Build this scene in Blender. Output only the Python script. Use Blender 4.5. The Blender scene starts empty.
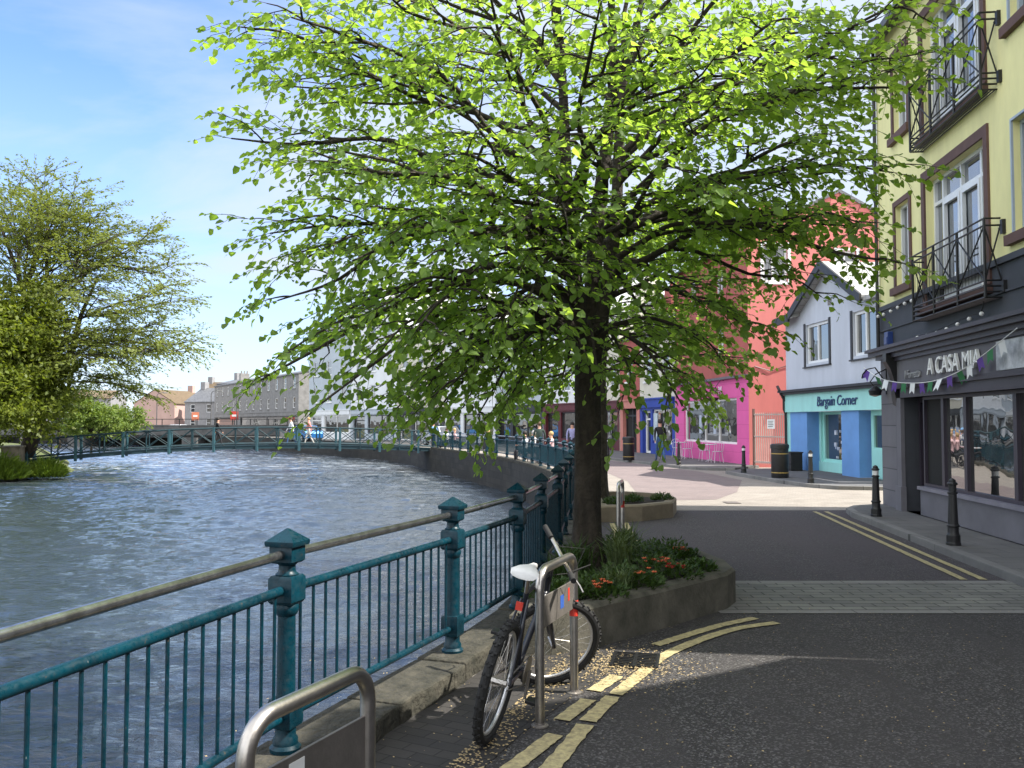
import bpy, bmesh, math, random
from mathutils import Vector, Matrix, noise as mnoise
R = math.radians
SC = bpy.context.scene
COL = SC.collection
random.seed(7)

# ------------------------------------------------------------------ materials
MATS = {}
def nodes_of(name):
    m = bpy.data.materials.new(name); m.use_nodes = True
    nt = m.node_tree; nt.nodes.clear()
    out = nt.nodes.new('ShaderNodeOutputMaterial')
    b = nt.nodes.new('ShaderNodeBsdfPrincipled')
    nt.links.new(b.outputs[0], out.inputs[0])
    return m, nt, b, out
def L(nt, a, b): nt.links.new(a, b)
def rgba(c): return (c[0], c[1], c[2], 1)
def mixc(nt, fac, a, b, blend='MIX'):
    n = nt.nodes.new('ShaderNodeMix'); n.data_type = 'RGBA'; n.blend_type = blend
    for s, v in ((n.inputs[0], fac), (n.inputs[6], a), (n.inputs[7], b)):
        if hasattr(v, 'is_output'): L(nt, v, s)
        elif isinstance(v, (int, float)): s.default_value = v
        else: s.default_value = rgba(v)
    return n.outputs[2]
def tex(nt, kind, **kw):
    n = nt.nodes.new(kind)
    for k, v in kw.items():
        if k in n.inputs: n.inputs[k].default_value = v
        else: setattr(n, k, v)
    return n
def ramp(nt, src, stops):
    n = nt.nodes.new('ShaderNodeValToRGB'); e = n.color_ramp.elements
    while len(e) < len(stops): e.new(.5)
    for i, (p, c) in enumerate(stops):
        e[i].position = p; e[i].color = rgba(c) if not isinstance(c, (int, float)) else (c, c, c, 1)
    L(nt, src, n.inputs[0]); return n.outputs[0]
def coords(nt, scale=(1,1,1), obj=True, rot=(0,0,0)):
    tc = nt.nodes.new('ShaderNodeTexCoord'); mp = nt.nodes.new('ShaderNodeMapping')
    mp.inputs['Scale'].default_value = scale; mp.inputs['Rotation'].default_value = rot
    L(nt, tc.outputs['Object' if obj else 'Generated'], mp.inputs[0]); return mp.outputs[0]
def bump(nt, b, h, strength=.3, dist=.02, prev=None):
    n = nt.nodes.new('ShaderNodeBump'); n.inputs['Strength'].default_value = strength
    n.inputs['Distance'].default_value = dist; L(nt, h, n.inputs['Height'])
    if prev is not None: L(nt, prev, n.inputs['Normal'])
    if b is not None: L(nt, n.outputs[0], b.inputs['Normal'])
    return n.outputs[0]
def mat(name, c, rough=.7, var=.25, scale=3., metal=0., bmp=.15, bscale=None, spec=None, c2=None, streak=False, bdist=.01):
    if name in MATS: return MATS[name]
    m, nt, b, out = nodes_of(name)
    v = coords(nt, (1, 1, .25) if streak else (1, 1, 1))
    n1 = tex(nt, 'ShaderNodeTexNoise', Scale=scale, Detail=6., Roughness=.65); L(nt, v, n1.inputs['Vector'])
    lo = tuple(x*(1-var) for x in c) if c2 is None else c2
    f = ramp(nt, n1.outputs['Fac'], [(.3, 0.), (.7, 1.)])
    L(nt, mixc(nt, f, lo, tuple(min(1, x*(1+var*.5)) for x in c)), b.inputs['Base Color'])
    b.inputs['Roughness'].default_value = rough; b.inputs['Metallic'].default_value = metal
    if spec is not None: b.inputs['Specular IOR Level'].default_value = spec
    if bmp:
        n2 = tex(nt, 'ShaderNodeTexNoise', Scale=bscale or scale*12, Detail=4.); L(nt, coords(nt), n2.inputs['Vector'])
        bump(nt, b, n2.outputs['Fac'], bmp, bdist)
    MATS[name] = m; return m

def brickmat(name, c1, c2, mortar, bw, bh, ms=.006, rough=.85, rot=(0,0,0), plane='XY', offset=.5, bmp=.5, stain=.35):
    if name in MATS: return MATS[name]
    m, nt, b, out = nodes_of(name)
    tc = nt.nodes.new('ShaderNodeTexCoord')
    src = tc.outputs['Object']
    if plane == 'XZ':
        sp = nt.nodes.new('ShaderNodeSeparateXYZ'); cb = nt.nodes.new('ShaderNodeCombineXYZ')
        L(nt, src, sp.inputs[0]); 
        ad = nt.nodes.new('ShaderNodeMath'); ad.operation = 'ADD'; L(nt, sp.outputs[0], ad.inputs[0]); L(nt, sp.outputs[1], ad.inputs[1])
        L(nt, ad.outputs[0], cb.inputs[0]); L(nt, sp.outputs[2], cb.inputs[1]); src = cb.outputs[0]
    mp = nt.nodes.new('ShaderNodeMapping'); mp.inputs['Rotation'].default_value = rot; L(nt, src, mp.inputs[0])
    br = nt.nodes.new('ShaderNodeTexBrick'); br.offset = offset
    br.inputs['Color1'].default_value = rgba(c1); br.inputs['Color2'].default_value = rgba(c2); br.inputs['Mortar'].default_value = rgba(mortar)
    br.inputs['Scale'].default_value = 1; br.inputs['Brick Width'].default_value = bw; br.inputs['Row Height'].default_value = bh
    br.inputs['Mortar Size'].default_value = ms; br.inputs['Mortar Smooth'].default_value = .4
    L(nt, mp.outputs[0], br.inputs['Vector'])
    n1 = tex(nt, 'ShaderNodeTexNoise', Scale=1.3, Detail=7., Roughness=.7); L(nt, tc.outputs['Object'], n1.inputs['Vector'])
    f = ramp(nt, n1.outputs['Fac'], [(.3, 1-stain), (.7, 1.)])
    L(nt, mixc(nt, 1., br.outputs['Color'], f, 'MULTIPLY'), b.inputs['Base Color'])
    b.inputs['Roughness'].default_value = rough
    n2 = tex(nt, 'ShaderNodeTexNoise', Scale=60., Detail=3.); L(nt, tc.outputs['Object'], n2.inputs['Vector'])
    inv = nt.nodes.new('ShaderNodeMath'); inv.operation = 'SUBTRACT'; inv.inputs[0].default_value = 1; L(nt, br.outputs['Fac'], inv.inputs[1])
    p = bump(nt, None, inv.outputs[0], bmp, .006)
    bump(nt, b, n2.outputs['Fac'], .25, .004, p)
    MATS[name] = m; return m

def asphalt(name, base, patchc, agg=.16):
    m, nt, b, out = nodes_of(name)
    v = coords(nt)
    big = tex(nt, 'ShaderNodeTexNoise', Scale=.7, Detail=8., Roughness=.65); L(nt, v, big.inputs['Vector'])
    mid = tex(nt, 'ShaderNodeTexNoise', Scale=14., Detail=5., Roughness=.7); L(nt, v, mid.inputs['Vector'])
    vor = tex(nt, 'ShaderNodeTexVoronoi', Scale=85.); L(nt, v, vor.inputs['Vector'])
    c = mixc(nt, ramp(nt, big.outputs['Fac'], [(.35, 0.), (.65, 1.)]), base, patchc)
    c = mixc(nt, ramp(nt, mid.outputs['Fac'], [(.35, .0), (.75, .5)]), c, tuple(x*1.9 for x in base))
    st = ramp(nt, vor.outputs['Color'], [(.60, 0.), (.85, 1.)])
    f = nt.nodes.new('ShaderNodeMath'); f.operation = 'MULTIPLY'; L(nt, st, f.inputs[0]); f.inputs[1].default_value = .6
    c = mixc(nt, f.outputs[0], c, (agg, agg*.97, agg*.95))
    # repaired patches, long tyre tracks and oil stains
    pt = tex(nt, 'ShaderNodeTexVoronoi', Scale=.33); pt.distance = 'CHEBYCHEV'; L(nt, coords(nt, (1,.7,1), rot=(0,0,.1)), pt.inputs['Vector'])
    c = mixc(nt, ramp(nt, pt.outputs['Color'], [(.66, 0.), (.68, .5)]), c, tuple(x*.5 for x in base))
    ed = tex(nt, 'ShaderNodeTexVoronoi', Scale=.55); ed.feature = 'DISTANCE_TO_EDGE'
    wv = tex(nt, 'ShaderNodeTexNoise', Scale=2.5, Detail=4.); L(nt, v, wv.inputs['Vector'])
    L(nt, mixc(nt, .12, v, wv.outputs['Color']), ed.inputs['Vector'])
    c = mixc(nt, ramp(nt, ed.outputs['Distance'], [(.002, .35), (.008, 0.)]), c, tuple(x*.3 for x in base))
    tk = tex(nt, 'ShaderNodeTexNoise', Scale=1.2, Detail=3.); L(nt, coords(nt, (1.2,.10,1), rot=(0,0,.12)), tk.inputs['Vector'])
    c = mixc(nt, ramp(nt, tk.outputs['Fac'], [(.45, 0.), (.65, .8)]), c, tuple(x*2.1 for x in base))
    L(nt, c, b.inputs['Base Color']); b.inputs['Roughness'].default_value = .82
    p = bump(nt, None, vor.outputs['Distance'], .7, .006)
    bump(nt, b, mid.outputs['Fac'], .5, .02, p)
    MATS[name] = m; return m

def glassmat(name, tint=(.012,.014,.016), rough=.03, coat=1., spec=1.0):
    m, nt, b, out = nodes_of(name)
    v = coords(nt)
    n = tex(nt, 'ShaderNodeTexNoise', Scale=1.6, Detail=2.); L(nt, v, n.inputs['Vector'])
    L(nt, mixc(nt, ramp(nt, n.outputs['Fac'], [(.4, 0.), (.62, 1.)]), tint, tuple(x*2.5 for x in tint)), b.inputs['Base Color'])
    b.inputs['Roughness'].default_value = rough; b.inputs['Specular IOR Level'].default_value = spec
    b.inputs['IOR'].default_value = 1.6; b.inputs['Coat Weight'].default_value = coat; b.inputs['Coat Roughness'].default_value = .01; b.inputs['Coat IOR'].default_value = 1.6
    n3 = tex(nt, 'ShaderNodeTexNoise', Scale=2.2, Detail=1.); L(nt, v, n3.inputs['Vector'])
    bump(nt, b, n3.outputs['Fac'], .25, .01)
    L(nt, b.inputs['Normal'].links[0].from_socket, b.inputs['Coat Normal'])
    MATS[name] = m; return m

def leafmat(name, c_lo, c_hi, trans=.5, tr_tint=(1.5, 1.5, .5)):
    m = bpy.data.materials.new(name); m.use_nodes = True; nt = m.node_tree; nt.nodes.clear()
    out = nt.nodes.new('ShaderNodeOutputMaterial')
    g = nt.nodes.new('ShaderNodeNewGeometry')
    c = mixc(nt, g.outputs['Random Per Island'], c_lo, c_hi)
    n = tex(nt, 'ShaderNodeTexNoise', Scale=.9, Detail=2.); L(nt, coords(nt), n.inputs['Vector'])
    c = mixc(nt, ramp(nt, n.outputs['Fac'], [(.35, 0.), (.65, .6)]), c, c_lo)
    pb = nt.nodes.new('ShaderNodeBsdfPrincipled'); L(nt, c, pb.inputs['Base Color']); pb.inputs['Roughness'].default_value = .5
    pb.inputs['Specular IOR Level'].default_value = .35
    tr = nt.nodes.new('ShaderNodeBsdfTranslucent')
    tcol = mixc(nt, 1., c, tr_tint, 'MULTIPLY'); L(nt, tcol, tr.inputs[0])
    mx = nt.nodes.new('ShaderNodeMixShader'); mx.inputs[0].default_value = trans
    L(nt, pb.outputs[0], mx.inputs[1]); L(nt, tr.outputs[0], mx.inputs[2]); L(nt, mx.outputs[0], out.inputs[0])
    MATS[name] = m; return m

# ------------------------------------------------------------------ mesh builder
class MB:
    def __init__(s): s.v = []; s.f = []; s.mi = []
    def poly(s, pts, mi=0):
        n = len(s.v); s.v += [tuple(p) for p in pts]; s.f.append(tuple(range(n, n+len(pts)))); s.mi.append(mi); return s
    def box(s, x0, x1, y0, y1, z0, z1, M=None, mi=0):
        P = [Vector((x, y, z)) for z in (z0, z1) for y in (y0, y1) for x in (x0, x1)]
        if M is not None: P = [M @ p for p in P]
        n = len(s.v); s.v += [tuple(p) for p in P]
        for q in ((0,2,3,1),(4,5,7,6),(0,1,5,4),(1,3,7,5),(3,2,6,7),(2,0,4,6)):
            s.f.append(tuple(n+i for i in q)); s.mi.append(mi)
        return s
    def pbox(s, P, a0, a1, d0, d1, z0, z1, mi=0):
        pts = [Vector(P(a, d, z)) for z in (z0, z1) for d in (d0, d1) for a in (a0, a1)]
        n = len(s.v); s.v += [tuple(p) for p in pts]
        for q in ((0,2,3,1),(4,5,7,6),(0,1,5,4),(1,3,7,5),(3,2,6,7),(2,0,4,6)):
            s.f.append(tuple(n+i for i in q)); s.mi.append(mi)
        return s
    def prism(s, outline, z0, z1, top=True, bottom=True, mi=0):
        n = len(s.v); k = len(outline)
        s.v += [(p[0], p[1], z0) for p in outline] + [(p[0], p[1], z1) for p in outline]
        for i in range(k):
            j = (i+1) % k; s.f.append((n+i, n+j, n+k+j, n+k+i)); s.mi.append(mi)
        if top: s.f.append(tuple(n+k+i for i in range(k))); s.mi.append(mi)
        if bottom: s.f.append(tuple(n+i for i in reversed(range(k)))); s.mi.append(mi)
        return s
    def tube(s, pts, rad, seg=10, caps=True, mi=0, closed=False):
        pts = [Vector(p) for p in pts]; k = len(pts)
        if not hasattr(rad, '__len__'): rad = [rad]*k
        rings = []; prev = None
        for i, p in enumerate(pts):
            if closed: t = pts[(i+1) % k] - pts[i-1]
            else: t = pts[min(i+1, k-1)] - pts[max(i-1, 0)]
            if t.length < 1e-9: t = Vector((0,0,1))
            t.normalize()
            if prev is None:
                a = Vector((0,0,1)) if abs(t.z) < .9 else Vector((1,0,0)); u = t.cross(a).normalized()
            else:
                u = (prev - t*prev.dot(t));
                u = u.normalized() if u.length > 1e-6 else t.orthogonal().normalized()
            prev = u; w = t.cross(u)
            n = len(s.v); rings.append(n)
            for j in range(seg):
                an = 2*math.pi*j/seg
                s.v.append(tuple(p + (u*math.cos(an) + w*math.sin(an))*rad[i]))
        rr = list(zip(rings[:-1], rings[1:]))
        if closed: rr.append((rings[-1], rings[0]))
        for a, b in rr:
            for j in range(seg):
                j2 = (j+1) % seg; s.f.append((a+j, a+j2, b+j2, b+j)); s.mi.append(mi)
        if caps and not closed:
            s.f.append(tuple(rings[0]+j for j in reversed(range(seg)))); s.mi.append(mi)
            s.f.append(tuple(rings[-1]+j for j in range(seg))); s.mi.append(mi)
        return s
    def lathe(s, prof, seg=16, c=(0,0,0), mi=0, rot=0.):
        n0 = len(s.v); k = len(prof)
        for (r, z) in prof:
            for j in range(seg):
                an = 2*math.pi*j/seg + rot; s.v.append((c[0]+r*math.cos(an), c[1]+r*math.sin(an), c[2]+z))
        for i in range(k-1):
            for j in range(seg):
                j2 = (j+1) % seg; a = n0+i*seg; b = a+seg
                s.f.append((a+j, a+j2, b+j2, b+j)); s.mi.append(mi)
        s.f.append(tuple(n0+j for j in reversed(range(seg)))); s.mi.append(mi)
        s.f.append(tuple(n0+(k-1)*seg+j for j in range(seg))); s.mi.append(mi)
        return s
    def ball(s, c, r, seg=10, rings=7, mi=0, sq=(1,1,1)):
        prof = [(max(1e-4, math.sin(math.pi*i/rings))*r, -math.cos(math.pi*i/rings)*r) for i in range(rings+1)]
        n0 = len(s.v); s.lathe(prof, seg, (0,0,0), mi)
        for i in range(n0, len(s.v)):
            v = s.v[i]; s.v[i] = (c[0]+v[0]*sq[0], c[1]+v[1]*sq[1], c[2]+v[2]*sq[2])
        return s
    def build(s, name, m, parent=None, smooth=False, bevel=0., recalc=True, loc=None, rotz=0, angle=40):
        me = bpy.data.meshes.new(name); me.from_pydata(s.v, [], s.f)
        ms = m if isinstance(m, (list, tuple)) else [m]
        for q in ms: me.materials.append(q)
        if len(ms) > 1: me.polygons.foreach_set('material_index', s.mi)
        if recalc or smooth or bevel:
            bm = bmesh.new(); bm.from_mesh(me)
            if recalc: bmesh.ops.recalc_face_normals(bm, faces=bm.faces)
            if bevel:
                bmesh.ops.bevel(bm, geom=[e for e in bm.edges if len(e.link_faces) == 2 and e.calc_face_angle(0) > .5], offset=bevel, segments=2, affect='EDGES', profile=.6, clamp_overlap=True)
            if smooth:
                for f in bm.faces: f.smooth = True
                for e in bm.edges:
                    if len(e.link_faces) == 2 and e.calc_face_angle(0) > R(angle): e.smooth = False
            bm.to_mesh(me); bm.free()
        o = bpy.data.objects.new(name, me); COL.objects.link(o)
        if parent: o.parent = parent
        if loc is not None: o.location = loc
        o.rotation_euler.z = rotz
        return o

def tag(o, label=None, cat=None, group=None, kind=None):
    if label: o['label'] = label
    if cat: o['category'] = cat
    if group: o['group'] = group
    if kind: o['kind'] = kind
    return o
def thing(name, label, cat, loc=(0,0,0), rotz=0, group=None):
    o = bpy.data.objects.new(name, None); COL.objects.link(o); o.empty_display_size = .1
    o.location = loc; o.rotation_euler.z = rotz
    return tag(o, label, cat, group)
def struct(o): o['kind'] = 'structure'; return o
def copy_tree(o, parent=None):
    c = o.copy(); COL.objects.link(c)
    if parent: c.parent = parent
    for ch in list(o.children): copy_tree(ch, c)
    return c
def catmull(pts, n=8):
    out = []; P = [Vector(p) for p in pts]; P = [2*P[0]-P[1]] + P + [2*P[-1]-P[-2]]
    for i in range(1, len(P)-2):
        a, b, c, d = P[i-1:i+3]
        for j in range(n):
            t = j/n
            out.append(.5*((2*b) + (c-a)*t + (2*a-5*b+4*c-d)*t*t + (3*b-a-3*c+d)*t**3))
    out.append(P[-2]); return out
def offset_line(pts, d):
    out = []
    for i, p in enumerate(pts):
        a = Vector(pts[max(0, i-1)]).to_2d(); b = Vector(pts[min(len(pts)-1, i+1)]).to_2d(); t = (b-a).normalized()
        n = Vector((t.y, -t.x)); q = Vector(p).to_2d() + n*d; out.append(q)
    return out
def strip(bm, A, B, z, mi=0):
    for i in range(len(A)-1):
        bm.poly([(A[i][0], A[i][1], z), (A[i+1][0], A[i+1][1], z), (B[i+1][0], B[i+1][1], z), (B[i][0], B[i][1], z)], mi)
def ribbon_solid(A, B, z0, z1, bm=None):
    bm = bm or MB(); k = len(A); n = len(bm.v)
    for i in range(k):
        bm.v += [(A[i][0], A[i][1], z0), (A[i][0], A[i][1], z1), (B[i][0], B[i][1], z1), (B[i][0], B[i][1], z0)]
    for i in range(k-1):
        a = n+4*i; b = a+4
        for q in range(4):
            r = (q+1) % 4; bm.f.append((a+q, a+r, b+r, b+q)); bm.mi.append(0)
    bm.f.append((n, n+1, n+2, n+3)); bm.mi.append(0); e = n+4*(k-1); bm.f.append((e+3, e+2, e+1, e)); bm.mi.append(0)
    return bm

# ------------------------------------------------------------------ palette
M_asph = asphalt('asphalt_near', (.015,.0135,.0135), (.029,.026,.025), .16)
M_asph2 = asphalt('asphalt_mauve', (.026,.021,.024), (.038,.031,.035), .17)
M_pave = brickmat('paving_slabs', (.16,.155,.15), (.12,.118,.115), (.06,.06,.06), .6, .4)
M_brickpav = brickmat('brick_pavers', (.040,.036,.033), (.027,.025,.024), (.012,.011,.010), .2, .1, .005, rot=(0,0,.5))
M_cob = brickmat('cobble_band', (.22,.22,.195), (.15,.15,.14), (.06,.06,.055), .3, .14, .01, rot=(0,0,.0), stain=.4)
M_conc = mat('pale_concrete', (.28,.255,.22), .85, .25, 2.)
M_street = brickmat('street_setts', (.30,.27,.235), (.25,.22,.19), (.16,.145,.13), .22, .11, .005, stain=.25)
M_mauve = brickmat('street_mauve_brick', (.21,.165,.158), (.175,.14,.136), (.12,.10,.10), .21, .105, .005, stain=.25)
M_kerb = brickmat('kerb_granite', (.24,.235,.22), (.19,.185,.18), (.07,.07,.065), .9, 3., .008, stain=.4)
M_yline = mat('yellow_road_paint', (.47,.40,.20), .8, .25, 30., c2=(.20,.17,.10), bmp=.4)
M_stone = mat('coping_stone', (.048,.043,.031), .92, .5, 7., c2=(.009,.010,.005), bmp=1., bscale=22., bdist=.03)
M_wallst = brickmat('quay_stone', (.045,.042,.034), (.024,.023,.019), (.012,.012,.010), .7, .3, .012, plane='XZ', stain=.65)
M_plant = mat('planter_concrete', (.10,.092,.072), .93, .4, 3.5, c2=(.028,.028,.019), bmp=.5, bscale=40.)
M_soil = mat('soil', (.035,.026,.018), 1., .4, 18., bmp=1., bscale=40., bdist=.04)
def teal():
    m, nt, b, out = nodes_of('teal_paint'); v = coords(nt)
    n1 = tex(nt, 'ShaderNodeTexNoise', Scale=7., Detail=6., Roughness=.7); L(nt, v, n1.inputs['Vector'])
    n2 = tex(nt, 'ShaderNodeTexNoise', Scale=38., Detail=5., Roughness=.75); L(nt, v, n2.inputs['Vector'])
    n3 = tex(nt, 'ShaderNodeTexNoise', Scale=55., Detail=2.); L(nt, coords(nt, (1,1,.4)), n3.inputs['Vector'])
    c = mixc(nt, ramp(nt, n1.outputs['Fac'], [(.3, 0.), (.7, 1.)]), (.001,.012,.020), (.001,.034,.052))
    b.inputs['Specular IOR Level'].default_value = .28
    rf = ramp(nt, n2.outputs['Fac'], [(.64, 0.), (.69, .7)]); c = mixc(nt, rf, c, (.075,.045,.025))
    c = mixc(nt, ramp(nt, n3.outputs['Fac'], [(.76, 0.), (.79, .5)]), c, (.45,.45,.42))
    L(nt, c, b.inputs['Base Color']); L(nt, ramp(nt, n2.outputs['Fac'], [(.4, .24), (.68, .7)]), b.inputs['Roughness'])
    bump(nt, b, n2.outputs['Fac'], .25, .004); MATS['teal_paint'] = m; return m
M_teal = teal()
M_tealB = mat('bridge_teal', (.003,.030,.042), .7, .3, 3., c2=(.002,.016,.024), bmp=.05)
M_steel = mat('brushed_steel', (.50,.47,.43), .32, .25, 8., metal=1., bmp=.06, bscale=50.)
M_rail = mat('worn_handrail', (.40,.41,.42), .25, .4, 14., c2=(.20,.195,.19), metal=.95, bmp=.1, bscale=30.)
M_plate = mat('dull_plate', (.22,.20,.18), .5, .3, 6., metal=.6)
M_black = mat('black_paint', (.012,.012,.013), .42, .3, 8., bmp=.08)
M_rub = mat('rubber', (.012,.012,.012), .85, .2, 10., bmp=.0)
M_white = mat('white_paint', (.78,.78,.76), .5, .12, 2.)
M_pvc = mat('white_window_frame', (.72,.74,.75), .35, .08, 2., bmp=0)
M_red = mat('red_band', (.50,.035,.02), .45, .2, 8., bmp=0)
M_glass = glassmat('window_glass')
M_glassb = glassmat('shopfront_glass', (.02,.02,.02), .015)
M_bark = mat('bark', (.045,.036,.026), .95, .5, 9., c2=(.014,.011,.008), bmp=1., bscale=16., streak=True, bdist=.05)
M_leafA = leafmat('linden_leaf', (.10,.18,.04), (.23,.34,.09), .64, (2.15,2.0,.8))
M_slate = brickmat('roof_slate', (.16,.165,.175), (.12,.125,.135), (.06,.06,.065), .3, .18, .01, plane='XZ', rough=.6)
# ------------------------------------------------------------------ river, land, quay
QP = [(-14,-60),(-9,-25),(-5,-9.5),(-3.2,-3.2),(-2.6,-1.2),(-2.1,.65),(-1.63,2.5),(-1.12,4.42),(-.42,6.28),(.05,7.75),(.31,9.25),(.57,10.95),(.75,12.8),(.95,14.7),
      (1.15,16.5),(1.35,18.4),(1.5,20.3),(1.6,22.2),(1.62,24.1),(1.58,26),(1.45,28),(1.25,30.5),(.95,33.2),(.5,36.3),(0.,39.3),(-1.1,43.5),(-2.4,48),(-3.7,52.5),(-5.1,57)]
QFAR = [(-8.8,69),(-15,80),(-22.5,92),(-33,106),(-60,126),(-140,165)]
NEAR = [tuple(p) for p in QP[:16]]
qc = [v.to_2d() for v in catmull([(x, y, 0) for x, y in QP+QFAR], 6)]
ZW = -1.4
edge = offset_line(qc, -.16)
lb = MB()
lb.poly([(p.x, p.y, 0) for p in edge] + [(-700,420,0),(-700,2500,0),(2500,2500,0),(2500,-300,0),(-14,-300,0)][::1])
struct(lb.build('ground', M_conc, recalc=False))
bed = MB(); bed.poly([(-3000,-3000,-2.2),(3000,-3000,-2.2),(3000,3000,-2.2),(-3000,3000,-2.2)])
struct(bed.build('river_bed', M_soil))

def watermat():
    m, nt, b, out = nodes_of('river_water')
    b.inputs['Base Color'].default_value = (.022,.032,.040,1); b.inputs['Roughness'].default_value = .03
    b.inputs['IOR'].default_value = 1.5; b.inputs['Specular IOR Level'].default_value = .8
    v1 = coords(nt, (.55, 1.0, 1), rot=(0,0,.25)); v2 = coords(nt, (.75, 1.7, 1), rot=(0,0,-.1)); v3 = coords(nt, (.10,.16,1))
    a = tex(nt, 'ShaderNodeTexNoise', Scale=1.5, Detail=6., Roughness=.65, Distortion=.8); L(nt, v1, a.inputs['Vector'])
    c = tex(nt, 'ShaderNodeTexNoise', Scale=4.2, Detail=5., Roughness=.62, Distortion=1.2); L(nt, v2, c.inputs['Vector'])
    d = tex(nt, 'ShaderNodeTexNoise', Scale=1., Detail=3.); L(nt, v3, d.inputs['Vector'])
    p = bump(nt, None, a.outputs['Fac'], .4, .06)
    sc = nt.nodes.new('ShaderNodeMath'); sc.operation = 'MULTIPLY'; L(nt, c.outputs['Fac'], sc.inputs[0]); L(nt, ramp(nt, d.outputs['Fac'], [(.35, .45), (.65, 1.)]), sc.inputs[1])
    bump(nt, b, sc.outputs[0], .9, .055, p)
    # pale patches put bright reflections and foam into the colour far upstream
    f = tex(nt, 'ShaderNodeTexNoise', Scale=1.2, Detail=7., Roughness=.75, Distortion=.5); L(nt, coords(nt, (.35, 1.3, 1)), f.inputs['Vector'])
    gx = nt.nodes.new('ShaderNodeSeparateXYZ'); L(nt, coords(nt), gx.inputs[0])
    mr = nt.nodes.new('ShaderNodeMapRange'); L(nt, gx.outputs[1], mr.inputs[0])
    mr.inputs['From Min'].default_value = 38; mr.inputs['From Max'].default_value = 62; mr.inputs['To Min'].default_value = 0; mr.inputs['To Max'].default_value = .7
    ff = nt.nodes.new('ShaderNodeMath'); ff.operation = 'MULTIPLY'
    L(nt, ramp(nt, f.outputs['Fac'], [(.50, 0.), (.68, 1.)]), ff.inputs[0]); L(nt, mr.outputs[0], ff.inputs[1])
    L(nt, mixc(nt, ff.outputs[0], (.022,.032,.040), (.65,.7,.76)), b.inputs['Base Color'])
    return m
import numpy as np
# one rippled sheet: a fine grid where the river is seen near to, wide cells beyond
gx = np.concatenate([[-300,-120,-60], np.concatenate([np.arange(-46, -14, .2), np.arange(-14, 4.01, .11)]), [20, 60]]); gy = [-80, -30, -8]; y = -1.
while y < 110: gy.append(y); y += max(.085, .0042*max(y, 0)+.03)
gy = np.array(gy+[150, 250, 420]); X, Y = np.meshgrid(gx, gy)
rs = np.random.RandomState(4); Z = np.zeros_like(X)
# many short crested wave trains, each fading in and out in patches, drifting mostly downstream
for i in range(84):
    lam = rs.choice([.38,.42,.5,.62,.8,1.0,1.4,2.1]); th = rs.normal(1.45, .55); kx, ky = math.cos(th)*6.2832/lam, math.sin(th)*6.2832/lam
    amp = .0052*lam**.80; pl = lam*rs.uniform(3, 7); a, b_, c, d = rs.uniform(0, 6.28, 4); t2 = rs.uniform(0, 6.28)
    env = np.clip(.35+np.sin(X*math.cos(t2)*6.28/pl+Y*math.sin(t2)*6.28/pl+a)*np.sin(-X*math.sin(t2)*4.1/pl+Y*math.cos(t2)*4.1/pl+b_), 0, None)
    ph = X*kx+Y*ky+c+.9*np.sin(X*.7/lam+d)+.7*np.sin(Y*.5/lam+a); Z += amp*env*(np.sin(ph)+.3*np.sin(2*ph+.5))
Z *= 1.0+.35*np.sin(X*.21+1)*np.sin(Y*.13+.4)
V = np.stack([X, Y, ZW+Z], -1).reshape(-1, 3); nx = len(gx); ny = len(gy)
ii = (np.arange(ny-1)[:, None]*nx+np.arange(nx-1)[None]).reshape(-1); F = np.stack([ii, ii+1, ii+1+nx, ii+nx], -1)
me = bpy.data.meshes.new('river_water'); me.from_pydata(V.tolist(), [], F.tolist()); me.materials.append(watermat())
me.polygons.foreach_set('use_smooth', np.ones(len(F), bool))
o = bpy.data.objects.new('river_water', me); COL.objects.link(o); struct(o)

# left bank
M_grass = mat('bank_grass', (.06,.095,.022), 1., .5, 1.2, c2=(.10,.085,.04), bmp=1., bscale=14., bdist=.1)
shore = [(-46,-60),(-36,0),(-32,25),(-30.4,40),(-28.6,46),(-27.0,50),(-27.2,56),(-31,63),(-38,76),(-52,94),(-78,114),(-150,150)]
sc_ = [v.to_2d() for v in catmull([(x, y, 0) for x, y in shore], 5)]
s_out = sc_; s_in = offset_line(sc_, -2.6)
bk = MB()
for i in range(len(sc_)-1):
    bk.poly([(s_out[i].x, s_out[i].y, ZW-.3), (s_out[i+1].x, s_out[i+1].y, ZW-.3), (s_in[i+1].x, s_in[i+1].y, -.35), (s_in[i].x, s_in[i].y, -.35)])
bk.poly([(p.x, p.y, -.35) for p in s_in] + [(-900,380,-.35),(-900,-300,-.35),(-50,-300,-.35)])
struct(bk.build('river_bank', M_grass, recalc=False))

# quay wall + coping : one thing
qw = thing('quay_wall', 'long curved dark stone quay wall with mossy coping holding up the riverside street', 'wall')
inner = offset_line(qc, .10)
ribbon_solid(edge, inner, ZW-.8, -.012).build('wall_face', M_wallst, qw)
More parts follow.
